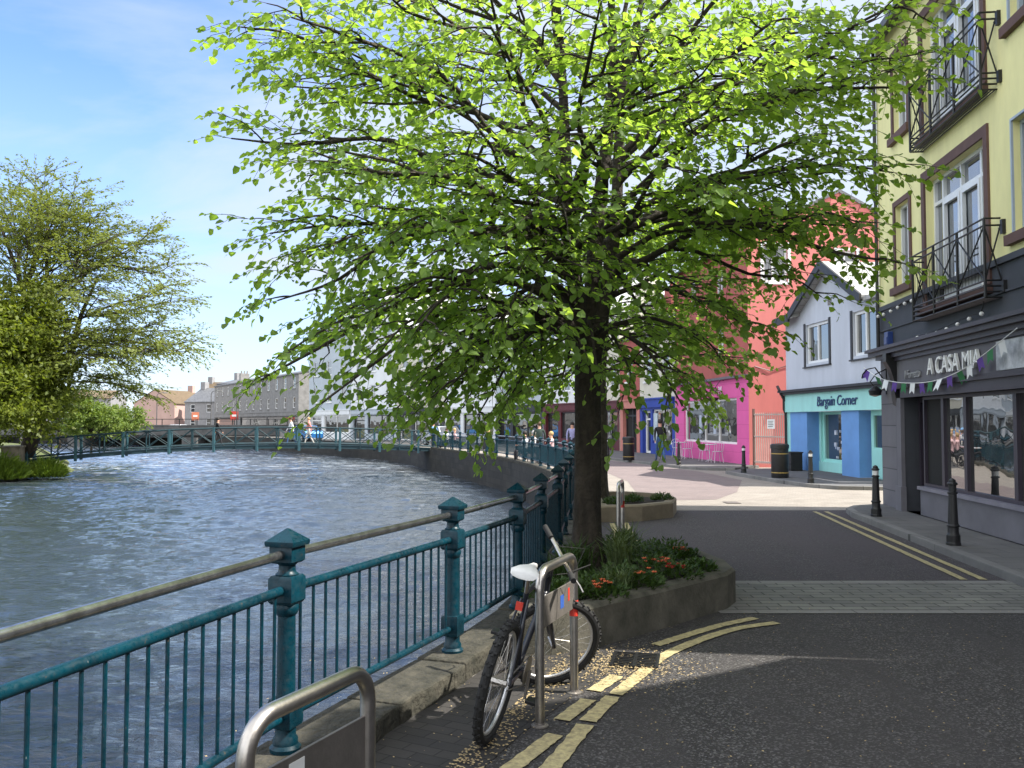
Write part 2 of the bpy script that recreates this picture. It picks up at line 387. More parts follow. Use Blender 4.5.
# coping of rough blocks, each length jittered but one surface
cp = MB(); k0 = 0
full = [v.to_2d() for v in catmull([(x, y, 0) for x, y in QP], 6)]
cum = [0.]
for i in range(1, len(full)): cum.append(cum[-1] + (full[i]-full[i-1]).length)
def along(s):
    s = max(0, min(cum[-1]-1e-4, s))
    for i in range(1, len(full)):
        if cum[i] >= s:
            t = (s-cum[i-1])/(cum[i]-cum[i-1]); p = full[i-1].lerp(full[i], t); d = (full[i]-full[i-1]).normalized(); return p, d
rnd = random.Random(3); s = 40.
while s < cum[-1]-.1:
    far = s > 92; ln = rnd.uniform(.5, .95) * (2.4 if far else 1); e = min(s+ln-.012, cum[-1])
    (a, da), (b, db) = along(s), along(e)
    na = Vector((da.y, -da.x)); nb = Vector((db.y, -db.x)); o = .19+rnd.uniform(-.025, .03); h = .13+rnd.uniform(-.008, .008)
    A = [a-na*.17, b-nb*.17]; B = [a+na*o, b+nb*(o+rnd.uniform(-.012,.012))]
    # cut each face into a few pieces so the edge is uneven
    n = 1 if far else 5
    AA = [A[0].lerp(A[1], q/n) for q in range(n+1)]; BB = [B[0].lerp(B[1], q/n)+na*(rnd.uniform(-.016,.012) if 0 < q < n else 0) for q in range(n+1)]
    ribbon_solid(AA, BB, -.01, h, cp)
    s += ln
cp.build('coping', M_stone, qw, bevel=.018)

# ------------------------------------------------------------------ riverside railing
rl = thing('riverside_railing', 'long curving teal iron railing with a worn metal handrail along the river wall', 'railing')
posts = list(QP[3:16])
# even spacing afterwards
start = None
for i in range(len(full)):
    if (full[i]-Vector(QP[15])).length < 1e-3: start = cum[i]
s = start+2.0
while s < cum[-1]-.3:
    p, d = along(s); posts.append((p.x, p.y)); s += 2.0
posts.append(QP[-1])
BZ = .13
def sq_lathe(mb, prof): mb.lathe([(r*1.4142, z) for r, z in prof], 4, rot=math.pi/4)
pm = MB()
pm.lathe([(.075,0),(.078,.02),(.062,.035),(.062,.06),(.052,.075),(.052,.115)], 16)
sq_lathe(pm, [(.058,.12),(.062,.135),(.062,.245),(.058,.26)])
pm.lathe([(.050,.25),(.047,.27),(.044,.66),(.052,.67),(.060,.69),(.060,.71),(.05,.725)], 16)
sq_lathe(pm, [(.055,.72),(.066,.735),(.066,.845),(.056,.86)])
pm.lathe([(.05,.85),(.058,.865),(.046,.875),(.042,.89),(.042,.91),(.060,.925),(.046,.93),(.05,.935)], 16)
sq_lathe(pm, [(.052,.92),(.063,.93),(.063,1.0),(.058,1.01)])
sq_lathe(pm, [(.076,1.005),(.080,1.015),(.080,1.03),(.004,1.09)])
post_me = pm.build('post', M_teal, rl, smooth=True, angle=35)
pl = []
for i, (x, y) in enumerate(posts):
    o = post_me if i == 0 else post_me.copy()
    if i: COL.objects.link(o); o.parent = rl
    a = posts[max(0, i-1)]; b = posts[min(len(posts)-1, i+1)]
    o.location = (x, y, BZ); o.rotation_euler.z = math.atan2(b[1]-a[1], b[0]-a[0])
hr = MB()
HP = [(x, y, BZ+.965) for x, y in posts]
for i in range(len(HP)-1):
    hr.tube([HP[i], HP[i+1]], .024, 12)
hr.build('handrail', M_rail, rl, smooth=True)
for i in range(len(posts)-1):
    a = Vector((*posts[i], BZ)); b = Vector((*posts[i+1], BZ)); ln = (b-a).length; d = (b-a)/ln
    far = a.y > 24; g = MB()
    g.tube([a+Vector((0,0,.79)), b+Vector((0,0,.79))], .024, 6 if far else 12)
    g.tube([a+Vector((0,0,.17)), b+Vector((0,0,.17))], .022, 6 if far else 12)
    n = max(3, round(ln/.118)); 
    for q in range(1, n):
        p = a + d*(ln*q/n); g.tube([p+Vector((0,0,.17)), p+Vector((0,0,.79))], .0085, 4 if far else 8, caps=False)
    g.build('baluster_panel', M_teal, rl, smooth=True, recalc=False)

# ------------------------------------------------------------------ footbridge
fb = thing('footbridge', 'teal cross-braced steel footbridge arching over the river to the left bank', 'bridge')
BA = Vector((-27.6, 50.2)); BBp = Vector((-4.9, 57.6)); bd = (BBp-BA).normalized(); bn = Vector((-bd.y, bd.x)); BL = (BBp-BA).length
def dz(t): return -.42*(1-t)**3 + .34*math.sin(math.pi*min(1, t*1.0))**1.0*1.0
dk = MB(); NB = 20
for i in range(NB):
    t0, t1 = i/NB, (i+1)/NB
    for (o0, o1, h0, h1) in ((0, 1.9, -.12, 0), (-.06, .08, -.18, .03), (1.82, 1.96, -.18, .03)):
        P = []
        for hh in (0, 1):
            for t in (t0, t1):
                for o in (o0, o1):
                    q = BA + bd*BL*t + bn*o; P.append((q.x, q.y, dz(t)+(h0, h1)[hh]))
        n = len(dk.v); dk.v += P
        for f in ((0,1,3,2),(4,6,7,5),(0,4,5,1),(2,3,7,6),(0,2,6,4),(1,5,7,3)): dk.f.append(tuple(n+j for j in f)); dk.mi.append(0)
dk.build('deck', M_tealB, fb)
M_tealL = mat('teal_paint_light', (.03,.095,.12), .5, .3, 5., bmp=.05)
NP = 19
for side, o in (('near', -.10), ('far', 2.0)):
    pan = MB(); 
    def bp(t, h): q = BA + bd*BL*t + bn*o; return Vector((q.x, q.y, dz(t)+h))
    for i in range(NP):
        t0, t1 = i/NP, (i+1)/NP
        pan.tube([bp(t0, 1.12), bp(t1, 1.12)], .055, 6); pan.tube([bp(t0, .14), bp(t1, .14)], .045, 6)
        pan.tube([bp(t0, .16), bp(t1, 1.08)], .025, 5); pan.tube([bp(t0, 1.08), bp(t1, .16)], .025, 5)
        if i % 2: pan.tube([bp(t0, -.1), bp(t0, 1.12)], .045, 5)
    pan.build('braced_parapet', M_tealB, fb)
    for i in range(0, NP+1, 2):
        pp = MB(); c = bp(i/NP, 0); pp.box(c.x-.065, c.x+.065, c.y-.065, c.y+.065, c.z-.32, c.z+1.17); pp.build('post', M_tealL, fb)
pr = MB(); pr.box(-.45, .45, -.9, .9, -1.9, .32); pr.box(-.52, .52, -.97, .97, .32, .42)
o = pr.build('bridge_pier', mat('pier_stone', (.24,.21,.16), .9, .5, 3.), None, bevel=.03, loc=(-27.9, 49.4, 0), rotz=.3)
tag(o, 'square weathered stone pier at the left end of the teal footbridge', 'pier')

# far road bridge
M_dark = mat('dark_stone', (.10,.10,.10), .95, .4, 1.5)
rb = thing('road_bridge', 'low dark stone road bridge crossing the river behind the teal footbridge', 'bridge', (-30, 108, 0), R(169))
w = MB(); w.box(-6, 62, -.3, .3, .1, 1.25); w.box(-6, 62, -7.7, -7.1, .1, 1.25); w.box(-6, 62, -7.1, -.3, -.2, .1)
w.box(-6, 62, -.36, .36, 1.25, 1.36); w.box(-6, 62, -7.76, -7.04, 1.25, 1.36)
w.build('parapet', M_dark, rb)
for i in range(5):
    q = MB(); q.box(-6+i*16-1.0, -6+i*16+1.0, -8.2, .8, -2.1, -.2); q.build('pier', M_dark, rb)
q = MB()
for i in range(26): q.box(-5+i*2.4, -4.92+i*2.4, -.04, .04, 1.36, 2.1)
q.box(-5, 60, -.03, .03, 2.06, 2.14); q.build('rail', M_black, rb)

# ------------------------------------------------------------------ street surfaces
def sheet(name, pts, z, m, rot=0.):
    b = MB(); b.poly([(x, y, z) for x, y in pts]); return struct(b.build(name, m, recalc=False))
ql = offset_line([Vector(p) for p in QP], .22)
def quay_pts(y0, y1): return [(p.x, p.y) for p in offset_line(full, .2) if y0 <= p.y <= y1]
FD = Vector((-math.sin(R(6)), -math.cos(R(6))))           # facade direction, towards the viewer
FC = Vector((7.45, 17.75))                                   # far corner of the corner building
def kerbx(y): return 4.28 + .1205*y
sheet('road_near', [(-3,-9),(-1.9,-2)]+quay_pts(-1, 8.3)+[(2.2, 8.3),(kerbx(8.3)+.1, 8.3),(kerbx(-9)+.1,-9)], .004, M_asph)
sheet('cobble_strip', [(1.9, 8.22),(2.0,9.62),(kerbx(9.62)+.1, 9.62),(kerbx(8.22)+.1, 8.22)], .008, M_cob)
for n_, (ya, yb) in enumerate(((8.10, 8.22), (9.62, 9.74))):
    sheet('kerb_flush', [(1.9, ya),(1.9,yb),(kerbx(yb)+.1, yb),(kerbx(ya)+.1, ya)], .0095, M_kerb)
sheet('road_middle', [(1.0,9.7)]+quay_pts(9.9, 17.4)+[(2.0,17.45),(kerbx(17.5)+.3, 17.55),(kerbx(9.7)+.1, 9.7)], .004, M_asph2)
sheet('street_paving', quay_pts(17.5, 56.5)+[(-2,62),(6.2,56),(9.5,36),(10.5,30),(26,24),(26,17.9),(kerbx(17.5)+.3, 17.56),(2.0,17.46)], .004, M_street)
sheet('street_brick', [(2.9,19.6),(4.6,19.9),(5.6,22),(6.9,26.5),(6.6,31.),(5.5,36),(3.6,43),(1.4,50),(-.3,49.6),(1.9,40),(3.2,32),(3.4,26)], .008, M_mauve)
# pavers by the railing
sheet('paver_strip', [(-2.7,-2)]+quay_pts(-1.9, 6.9)+[(.70,6.75),(.66,6.2),(.40,5.7),(.05,5.0),(-.35,4.0),(-.9,2.5),(-1.7,-2)], .0085, M_brickpav)

def raised(name, pts, h, m, kerb_idx):
    b = MB(); b.prism(pts, -.02, h, bottom=False); struct(b.build(name, m))
    ks = [Vector(p) for p in kerb_idx]; k = MB(); ribbon_solid(offset_line(ks, -.002), offset_line(ks, .13), -.01, h+.004, k)
    struct(k.build('kerb', M_kerb, bevel=.012))
kp = [(kerbx(y), y) for y in (-9,-4,0,4,7,9,11,13,15)] + [(6.22,16.2),(6.42,17.0),(6.75,17.5),(7.2,17.75),(8.,17.9),(12,18.1)]
bp_ = [(12,17.)] + [((FC+FD*s).x+.4, (FC+FD*s).y) for s in (0.2, 6, 12, 20, 27)]
raised('pavement', kp+bp_, .10, M_pave, kp)
k2 = [(7.35,29.9),(7.38,28.8),(7.55,27),(7.75,25),(8.0,23.7),(8.5,22.9),(9.6,22.6),(13,22.4)]
raised('pavement', k2+[(13.,32.4),(8.2,31.2)], .10, mat('dark_tar_footway', (.10,.10,.105), .9, .3, 2.), k2)
k3 = [(-14.5,82),(-5.5,70),(0.2,60),(2.6,51.5),(3.6,46.5),(4.5,41.5),(5.3,38),(6.0,35),(6.5,32.9),(7.1,31.9),(8.0,31.7)]
raised('pavement', [(x, y) for x, y in k3][::-1]+[(-12,86),(-3,75),(2,66),(5.6,56),(7.2,47.5),(8.3,42.5),(9.4,33.6)][::1], .10, M_pave, k3)

def line(pts, w, z=.013, rnd=random.Random(5)):
    c = [v.to_2d() for v in catmull([(x, y, 0) for x, y in pts], 12)]
    A = offset_line(c, -w/2); B = offset_line(c, w/2)
    A = [a+Vector((rnd.uniform(-.006,.006), 0)) for a in A]; B = [a+Vector((rnd.uniform(-.006,.006), 0)) for a in B]
    b = MB(); strip(b, A, B, z); o = b.build('road_marking', M_yline, recalc=False); return struct(o)
line([(-.55,2.8),(-.15,3.75),(.20,4.53),(.42,5.14)], .10)
line([(.44,5.2),(.64,5.66)], .10); line([(.66,5.7),(.86,6.1),(1.12,6.62),(1.51,7.12),(1.9,7.5),(2.3,7.72)], .095)
line([(-.75,2.9),(-.3,3.9),(.01,4.53),(.24,4.98)], .10); line([(.29,5.22),(.48,5.6)], .10); line([(.53,5.78),(.72,6.12)], .10)
line([(1.12,6.95),(1.46,7.3),(1.79,7.62),(2.16,7.9)], .095)
for dx in (-.05, .17):
    line([(kerbx(y)-.30-dx, y) for y in (17.2,14.5,12,9.8)], .085)
line([(kerbx(y)-.40, y) for y in (8.,6,4,1,-3)], .085); line([(kerbx(y)-.18, y) for y in (8.,6,4,1,-3)], .085)
line([(1.96,15.3),(1.85,13.7),(1.74,12.2)], .085); line([(1.72,15.2),(1.62,13.7),(1.53,12.5)], .085)
line([(2.35,10.3),(2.28,9.85)], .09); line([(2.12,10.4),(2.08,9.95)], .09)

# drain grate
dg = MB()
for i in range(9):
    y = -.17+i*.0425; dg.box(-.16, .16, y-.009, y+.009, 0, .012)
for x in (-.16, -.0, .16): dg.box(x-.012, x+.012, -.19, .19, -.001, .0105)
gr = thing('drain_grate', 'slotted iron drain grate by the yellow lines in front of the planter', 'grate', (.90, 6.5, .0135), R(-12))
dg.build('grate_bars', M_black, gr)
q = MB(); q.box(-.17, .17, -.2, .2, -.004, -.001); q.build('sump', mat('pit_black', (.006,.006,.006), 1., .1, bmp=0), gr)
# utility covers
for (x, y, w_, h_, lab) in ((3.35, 19.0, .28, .42, 'pair of small metal service covers in the road, the left one'), (4.75, 19.1, .3, .45, 'small metal service cover in the road, the right one near the shade edge')):
    q = MB(); q.box(-w_/2, w_/2, -h_/2, h_/2, 0, .006); q.box(-w_/2+.03, w_/2-.03, -h_/2+.03, h_/2-.03, .006, .009)
    o = q.build('manhole_cover', M_plate, loc=(x, y, .009)); tag(o, lab, 'manhole cover')

# ------------------------------------------------------------------ planters
def inset(poly, d):
    n = len(poly); out = []
    for i in range(n):
        a, b, c = Vector(poly[i-1]), Vector(poly[i]), Vector(poly[(i+1) % n])
        n1 = Vector((-(b-a).y, (b-a).x)).normalized(); n2 = Vector((-(c-b).y, (c-b).x)).normalized()
        m_ = (n1+n2).normalized(); out.append(b + m_*(d/max(.4, m_.dot(n1))))
    return out
def planter(name, label, pts, h, wmat):
    c = sum((Vector(p) for p in pts), Vector((0, 0)))/len(pts)
    t = thing(name, label, 'planter', (c.x, c.y, 0))
    P = [Vector(p)-c for p in pts]; I = inset(P, .17); n = len(P); b = MB()
    for i in range(n):
        j = (i+1) % n
        for (A, B_, za, zb) in ((P, P, 0, h), ):
            b.poly([(P[i].x, P[i].y, 0), (P[j].x, P[j].y, 0), (P[j].x, P[j].y, h-.03), (P[i].x, P[i].y, h-.03)])
        S = inset(P, .03)
        b.poly([(P[i].x, P[i].y, h-.03), (P[j].x, P[j].y, h-.03), (S[j].x, S[j].y, h), (S[i].x, S[i].y, h)])
        b.poly([(S[i].x, S[i].y, h), (S[j].x, S[j].y, h), (I[j].x, I[j].y, h), (I[i].x, I[i].y, h)])
        b.poly([(I[i].x, I[i].y, h), (I[j].x, I[j].y, h), (I[j].x, I[j].y, h-.2), (I[i].x, I[i].y, h-.2)])
    b.build('planter_wall', wmat, t, recalc=False)
    s = MB(); cc = sum(I, Vector((0, 0)))/n
    K = inset(P, .14)
    for i in range(n):
        j = (i+1) % n
        for r0, r1 in ((0, .35), (.35, .7), (.7, 1.)):
            q = [cc.lerp(K[i], r0), cc.lerp(K[i], r1), cc.lerp(K[j], r1), cc.lerp(K[j], r0)]
            zz = [h-.08+.07*(1-r) for r in (r0, r1, r1, r0)]
            s.poly([(p.x, p.y, z) for p, z in zip(q, zz)])
    s.build('soil', M_soil, t, recalc=False); return t
PL1 = [(-.02,6.62),(.30,6.66),(.60,6.84),(1.35,7.6),(2.02,8.32),(2.17,8.62),(2.2,9.1),(2.1,9.7),(1.85,10.1),(1.3,10.45),(.84,10.7),(.66,9.6),(.44,8.4),(.2,7.5)]
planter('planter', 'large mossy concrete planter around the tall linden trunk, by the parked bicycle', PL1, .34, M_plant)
PL2 = [(1.5,15.4),(2.3,15.6),(2.95,16.2),(3.2,17.2),(3.1,18.1),(2.4,18.7),(1.75,18.7),(1.55,17)]
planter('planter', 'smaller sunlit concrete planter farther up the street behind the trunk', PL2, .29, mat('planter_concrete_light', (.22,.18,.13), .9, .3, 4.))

# plants in the planters
M_lf = leafmat('herb_leaf', (.03,.06,.014), (.07,.12,.03), .3)
M_lf2 = leafmat('pale_blade', (.09,.13,.05), (.16,.2,.10), .3)
M_fr = mat('flower_red', (.55,.03,.03), .6, .2, 30., bmp=0); M_fo = mat('flower_orange', (.62,.13,.05), .6, .2, 30., bmp=0)
def leaf_quad(b, p, d, w, l, rnd, mi=0):
    d = d.normalized(); sd = d.cross(Vector((rnd.uniform(-.4,.4), rnd.uniform(-.4,.4), 1))).normalized()
    m_ = p+d*l*.5; up = d.cross(sd)*w*.15
    b.poly([p, m_+sd*w*.5+up, p+d*l, m_-sd*w*.5+up], mi)
def herb(loc, kind, label, seed, s=1.):
    rnd = random.Random(seed); b = MB(); f = MB()
    n = {'bush': 420, 'blade': 130, 'flower': 260}[kind]
    for i in range(n):
        if kind == 'blade':
            a = rnd.uniform(0, 6.28); tl = rnd.uniform(.05, .6); h = rnd.uniform(.18, .42)*s; p = Vector((rnd.gauss(0,.05), rnd.gauss(0,.05), 0))
            d = Vector((math.cos(a)*tl, math.sin(a)*tl, 1)).normalized(); q = p + d*h*.6; r = q + (d+Vector((math.cos(a)*.7, math.sin(a)*.7, -.3))).normalized()*h*.4
            sd = Vector((-math.sin(a), math.cos(a), 0))*.007
            b.poly([p-sd, p+sd, q+sd, q-sd]); b.poly([q-sd, q+sd, r])
        else:
            th = rnd.uniform(0, 6.28); rr = math.sqrt(rnd.random())*.24*s; z = rnd.uniform(.0, .17)*s*(1-(rr/.3/s)**2)+.02
            p = Vector((math.cos(th)*rr, math.sin(th)*rr, z)); d = Vector((math.cos(th)+rnd.gauss(0,.6), math.sin(th)+rnd.gauss(0,.6), rnd.uniform(.2, 1.4)))
            leaf_quad(b, p, d, rnd.uniform(.018,.035), rnd.uniform(.04,.075), rnd)
    t = thing('flowering_plant' if kind == 'flower' else ('grassy_plant' if kind == 'blade' else 'leafy_plant'), label, 'plant', loc)
    b.build('foliage', M_lf2 if (kind == 'blade' and seed % 2) else M_lf, t, recalc=False)
    if kind == 'flower':
        for i in range(9):
            f = MB(); th = rnd.uniform(0, 6.28); rr = math.sqrt(rnd.random())*.13*s; c = Vector((math.cos(th)*rr, math.sin(th)*rr, rnd.uniform(.13,.19)*s))
            for k in range(7):
                a = k/7*6.28; leaf_quad(f, c, Vector((math.cos(a), math.sin(a), .5)), .022, .032, rnd)
            f.build('flower', M_fr if seed % 2 else M_fo, t, recalc=False)
zs = .30
for kind, x, y, lab, s in (
    ('blade', .62, 8.45, 'tall grassy clump just left of the linden trunk', 1.15), ('blade', 1.05, 8.65, 'dark grassy clump just right of the linden trunk', 1.2),
    ('blade', 1.2, 9.3, 'tall spiky leaves behind the right side of the trunk', 1.25), ('blade', .45, 7.9, 'thin arching blades between railing and bicycle handlebar', 1.1),
    ('bush', .62, 7.35, 'low dark green bush near the front left of the planter', 1.1), ('bush', .95, 7.75, 'low feathery green mound in the middle front of the planter', 1.2),
    ('bush', 1.35, 8.9, 'spreading green mound in the middle of the big planter', 1.3), ('bush', 1.65, 9.35, 'green mound at the back right of the big planter', 1.2),
    ('bush', .35, 7.2, 'green shoots at the left corner of the planter beside the coping', 1.), ('flower', .72, 7.22, 'small red flowering plant nearest the bicycle in the planter', .9),
    ('flower', 1.12, 7.68, 'orange flowering plant close to the planter front edge', .9), ('flower', 1.32, 8.25, 'bright red flowering plant in the centre of the planter', 1.1),
    ('flower', 1.52, 8.12, 'orange and bronze flowering plant right of the red blooms', .9), ('bush', 1.78, 8.5, 'pale low plant at the right corner of the big planter', .7),
    ('flower', 1.75, 9.3, 'orange blooms at the far right rim of the big planter', .8), ('blade', .9, 7.55, 'single pale spray of blades at the planter front', .7),
    ('bush', 1.2, 9.7, 'dark bush at the back of the big planter', 1.3), ('bush', .8, 9.2, 'dark bush behind the trunk by the railing', 1.3)):
    herb((x, y, zs), kind, lab, int(x*100+y*10), s)
for x, y, lab in ((1.85, 16.0, 'sunlit leafy plant at the left end of the far planter'), (2.25, 16.5, 'sunlit leafy plant in the middle of the far planter'), (2.85, 16.8, 'sunlit leafy plant at the right end of the far planter')):
    herb((x, y, .24), 'bush', lab, int(x*31), .85)

# ------------------------------------------------------------------ cycle stands
def cycle_stand(a, b, label, band=False, sticker=None, h=.89, r=.027):
    a = Vector((*a, 0)); b = Vector((*b, 0)); ln = (b-a).length
    t = thing('cycle_stand', label, 'cycle stand', tuple(a), math.atan2((b-a).y, (b-a).x), 'steel cycle stands along the railing')
    cr = .11; pts = [(0,0,0),(0,0,h-cr-.01)]
    for i in range(9): q = i/8*math.pi/2; pts.append((cr-cr*math.cos(q), 0, h-cr+cr*math.sin(q)))
    for i in range(9): q = i/8*math.pi/2; pts.append((ln-cr+cr*math.sin(q), 0, h-cr+cr*math.cos(q)))
    pts += [(ln,0,h-cr-.01),(ln,0,0)]
    MB().tube(pts, r, 20).build('hoop', M_steel, t, smooth=True)
    p = MB(); p.box(.0+r*.7, ln-r*.7, -.006, .006, .55, .73); pp = p.build('cross_plate', M_plate, t, bevel=.002)
    if sticker: 
        q = MB(); q.box(ln*.30, ln*.42, -.0075, -.0062, .57, .71); q.build('sticker', M_white, pp)
    else:
        q = MB(); q.box(ln*.55, ln*.65, -.0075, -.0062, .60, .68); q.build('sticker', mat('blue_sticker', (.03,.09,.35), .5, .1), pp)
        q = MB(); q.box(ln*.78, ln*.83, -.0075, -.0062, .62, .70); q.build('sticker', M_red, pp)
    for x in (0, ln):
        q = MB(); q.lathe([(.05,0),(.05,.008),(.031,.014),(.031,.02)], 20, (x,0,.006)); q.build('base_flange', M_plate, t, smooth=True)
    if band:
        q = MB(); q.lathe([(r+.0015,.50),(r+.0015,.60)], 20, (ln,0,0)); q.build('red_band', M_red, t, smooth=True)
    return t
cycle_stand((-.76,2.55), (-.505,3.13), 'steel cycle stand nearest the viewer with a white sticker on its plate', sticker=True)
cycle_stand((.16,5.13), (.40,5.75), 'steel cycle stand with a red band that the bicycle leans on', band=True)
cycle_stand((1.48,12.3), (1.62,12.95), 'distant cycle stand seen end-on between the two planters', band=True)

# ------------------------------------------------------------------ bicycle
def bicycle():
    t = thing('bicycle', 'dark mountain bike with pale saddle leaning on the steel cycle stand', 'bicycle')
    M_fr_ = mat('bike_frame_paint', (.02,.022,.03), .3, .2, 9., bmp=0); M_rim = mat('alloy_rim', (.6,.6,.6), .35, .1, 9., metal=.7, bmp=0)
    M_sad = mat('pale_saddle', (.62,.62,.6), .5, .15, 9., bmp=0)
    RA = Vector((0,0,.335)); FA = Vector((1.06,0,.335)); BB = Vector((.43,0,.30)); ST = Vector((.27,0,.78)); HT = Vector((.80,0,.80)); HB = Vector((.845,0,.68))
    f = MB()
    for a, b, r in ((BB, ST, .016), (ST, HT, .017), (BB, HB, .021), (HT+Vector((-.012,0,.03)), HB+Vector((.012,0,-.03)), .022)): f.tube([a, b], r, 10)
    for s in (-1, 1):
        f.tube([RA+Vector((0,.065*s,0)), BB+Vector((-.03,.04*s,0))], .009, 8); f.tube([RA+Vector((0,.065*s,0)), ST+Vector((-.0,.02*s,-.04))], .008, 8)
    f.tube([BB+Vector((0,-.06,0)), BB+Vector((0,.06,0))], .025, 12)
    fr = f.build('frame', M_fr_, t, smooth=True)
    MB().tube([ST, Vector((.235,0,.90))], .0135, 10).build('seat_post', M_steel, t, smooth=True)
    # saddle
    sd = MB(); prof = [(-.13,.075,.0),(-.10,.082,.022),(-.04,.06,.028),(.03,.03,.024),(.10,.02,.022),(.145,.012,.012)]
    n0 = len(sd.v)
    for (x, w, z) in prof:
        for j in range(10):
            a = 2*math.pi*j/10; sd.v.append((x, w*math.cos(a), z+ (.022*math.sin(a) if math.sin(a) < 0 else .016*math.sin(a))))
    for i in range(len(prof)-1):
        for j in range(10):
            j2 = (j+1) % 10; a = n0+i*10; sd.f.append((a+j, a+j2, a+10+j2, a+10+j)); sd.mi.append(0)
    sd.f.append(tuple(n0+j for j in range(10))); sd.f.append(tuple(n0+50+j for j in range(10))); sd.mi += [0, 0]
    o = sd.build('saddle', M_sad, t, smooth=True, angle=80); o.location = (.235,0,.905)
    def wheel(M4, nm='wheel'):
        # tyre with knobbles
        g = MB(); g.tube([Vector((math.cos(a)*.305,0,math.sin(a)*.305)) for a in [2*math.pi*i/56 for i in range(56)]], .027, 10, closed=True)
        for i in range(72):
            a = 2*math.pi*(i+.5*(i % 2))/72
            for y in ((-.014, .014) if i % 2 else (-.001,)):
                M_ = Matrix.Rotation(-a, 4, 'Y') @ Matrix.Translation((.331, y, 0)); g.box(-.004,.006,-.007,.007,-.006,.006, M_)
        w = g.build('tyre', M_rub, None)
        r = MB(); r.tube([Vector((math.cos(a)*.276,0,math.sin(a)*.276)) for a in [2*math.pi*i/48 for i in range(48)]], .011, 8, closed=True)
        rim = r.build('rim', M_rim, None, smooth=True)
        s = MB()
        for i in range(28):
            a = 2*math.pi*i/28; a2 = a + (.25 if i % 4 < 2 else -.25); y = .03 if i % 2 else -.03
            s.tube([Vector((math.cos(a2)*.018, y, math.sin(a2)*.018)), Vector((math.cos(a)*.27, 0, math.sin(a)*.27))], .0012, 3, caps=False)
        s.tube([Vector((0,-.05,0)), Vector((0,.05,0))], .018, 10)
        sp = s.build('spokes', M_steel, None)
        e = bpy.data.objects.new(nm, None); COL.objects.link(e); e.parent = t; e.matrix_local = M4
        for q in (w, rim, sp): q.parent = e
    wheel(Matrix.Translation(RA))
    steer = Matrix.Translation(HB) @ Matrix.Rotation(R(-58), 4, (HT-HB).normalized()) @ Matrix.Translation(-HB)
    wheel(steer @ Matrix.Translation(FA))
    fk = MB()
    for s in (-1, 1): fk.tube([steer @ (FA+Vector((0,.055*s,0))), steer @ Vector((.87,.055*s,.62))], [.012,.016], 8)
    fk.tube([steer @ Vector((.87,-.06,.625)), steer @ Vector((.87,.06,.625))], .018, 8); fk.tube([steer @ Vector((.868,0,.62)), steer @ Vector((.80,0,.86))], .015, 8)
    fk.build('fork', M_fr_, t, smooth=True)
    hb = MB(); hb.tube([steer @ Vector((.79,0,.87)), steer @ Vector((.85,0,.92))], .016, 8)
    hb.tube([steer @ Vector(p) for p in ((.80,-.31,.96),(.84,-.14,.93),(.85,0,.92),(.84,.14,.93),(.80,.31,.96))], .0125, 8)
    h_ = hb.build('handlebar', M_steel, t, smooth=True)
    for s in (-1, 1):
        g = MB(); g.tube([steer @ Vector((.795,.32*s,.961)), steer @ Vector((.815,.21*s,.947))], .0175, 10); g.build('grip', M_rub, h_, smooth=True)
        g = MB(); g.tube([steer @ Vector((.83,.17*s,.94)), steer @ Vector((.90,.24*s,.90)), steer @ Vector((.91,.29*s,.89))], .005, 6); g.build('brake_lever', M_steel, h_)
    cb = MB(); cb.tube([steer @ Vector((.85,-.15,.93)), steer @ Vector((.98,-.1,.99)), steer @ Vector((.95,0,.85)), Vector((.72,.0,.80))], .003, 5)
    cb.tube([steer @ Vector((.85,.15,.93)), steer @ Vector((1.0,.08,1.0)), steer @ Vector((.96,0,.8)), Vector((.86,0,.6))], .003, 5); cb.build('cable', M_rub, h_)
    cr = MB(); cr.lathe([(.085,-.003),(.085,.003)], 24); 
    for i, v in enumerate(cr.v): cr.v[i] = (v[0]+BB.x, -.06+v[2], v[1]+BB.z)
    cr.box(BB.x-.012, BB.x+.012, -.085, -.07, BB.z-.17, BB.z, None); cr.box(BB.x-.012, BB.x+.012, .07, .085, BB.z, BB.z+.17)
    cr.tube([RA+Vector((0,-.055,.035)), BB+Vector((0,-.06,.085))], .004, 5); cr.tube([RA+Vector((0,-.055,-.035)), BB+Vector((0,-.06,-.085))], .004, 5)
    c_ = cr.build('crankset', M_plate, t)
    for s in (-1, 1):
        g = MB(); y0 = (-.19, .09)[s > 0]; g.box(BB.x-.045, BB.x+.045, y0, y0+.1, BB.z+.17*s-.01, BB.z+.17*s+.01); g.build('pedal', M_black, c_, bevel=.003)
    g = MB(); g.box(.15,.17,-.02,.02,.70,.745); g.build('rear_reflector', M_red, t)
    return t
bk_ = bicycle()
bk_.matrix_world = Matrix.Translation((-.14, 4.86, .012)) @ Matrix.Rotation(R(74.5), 4, 'Z') @ Matrix.Rotation(R(11.5), 4, 'X')

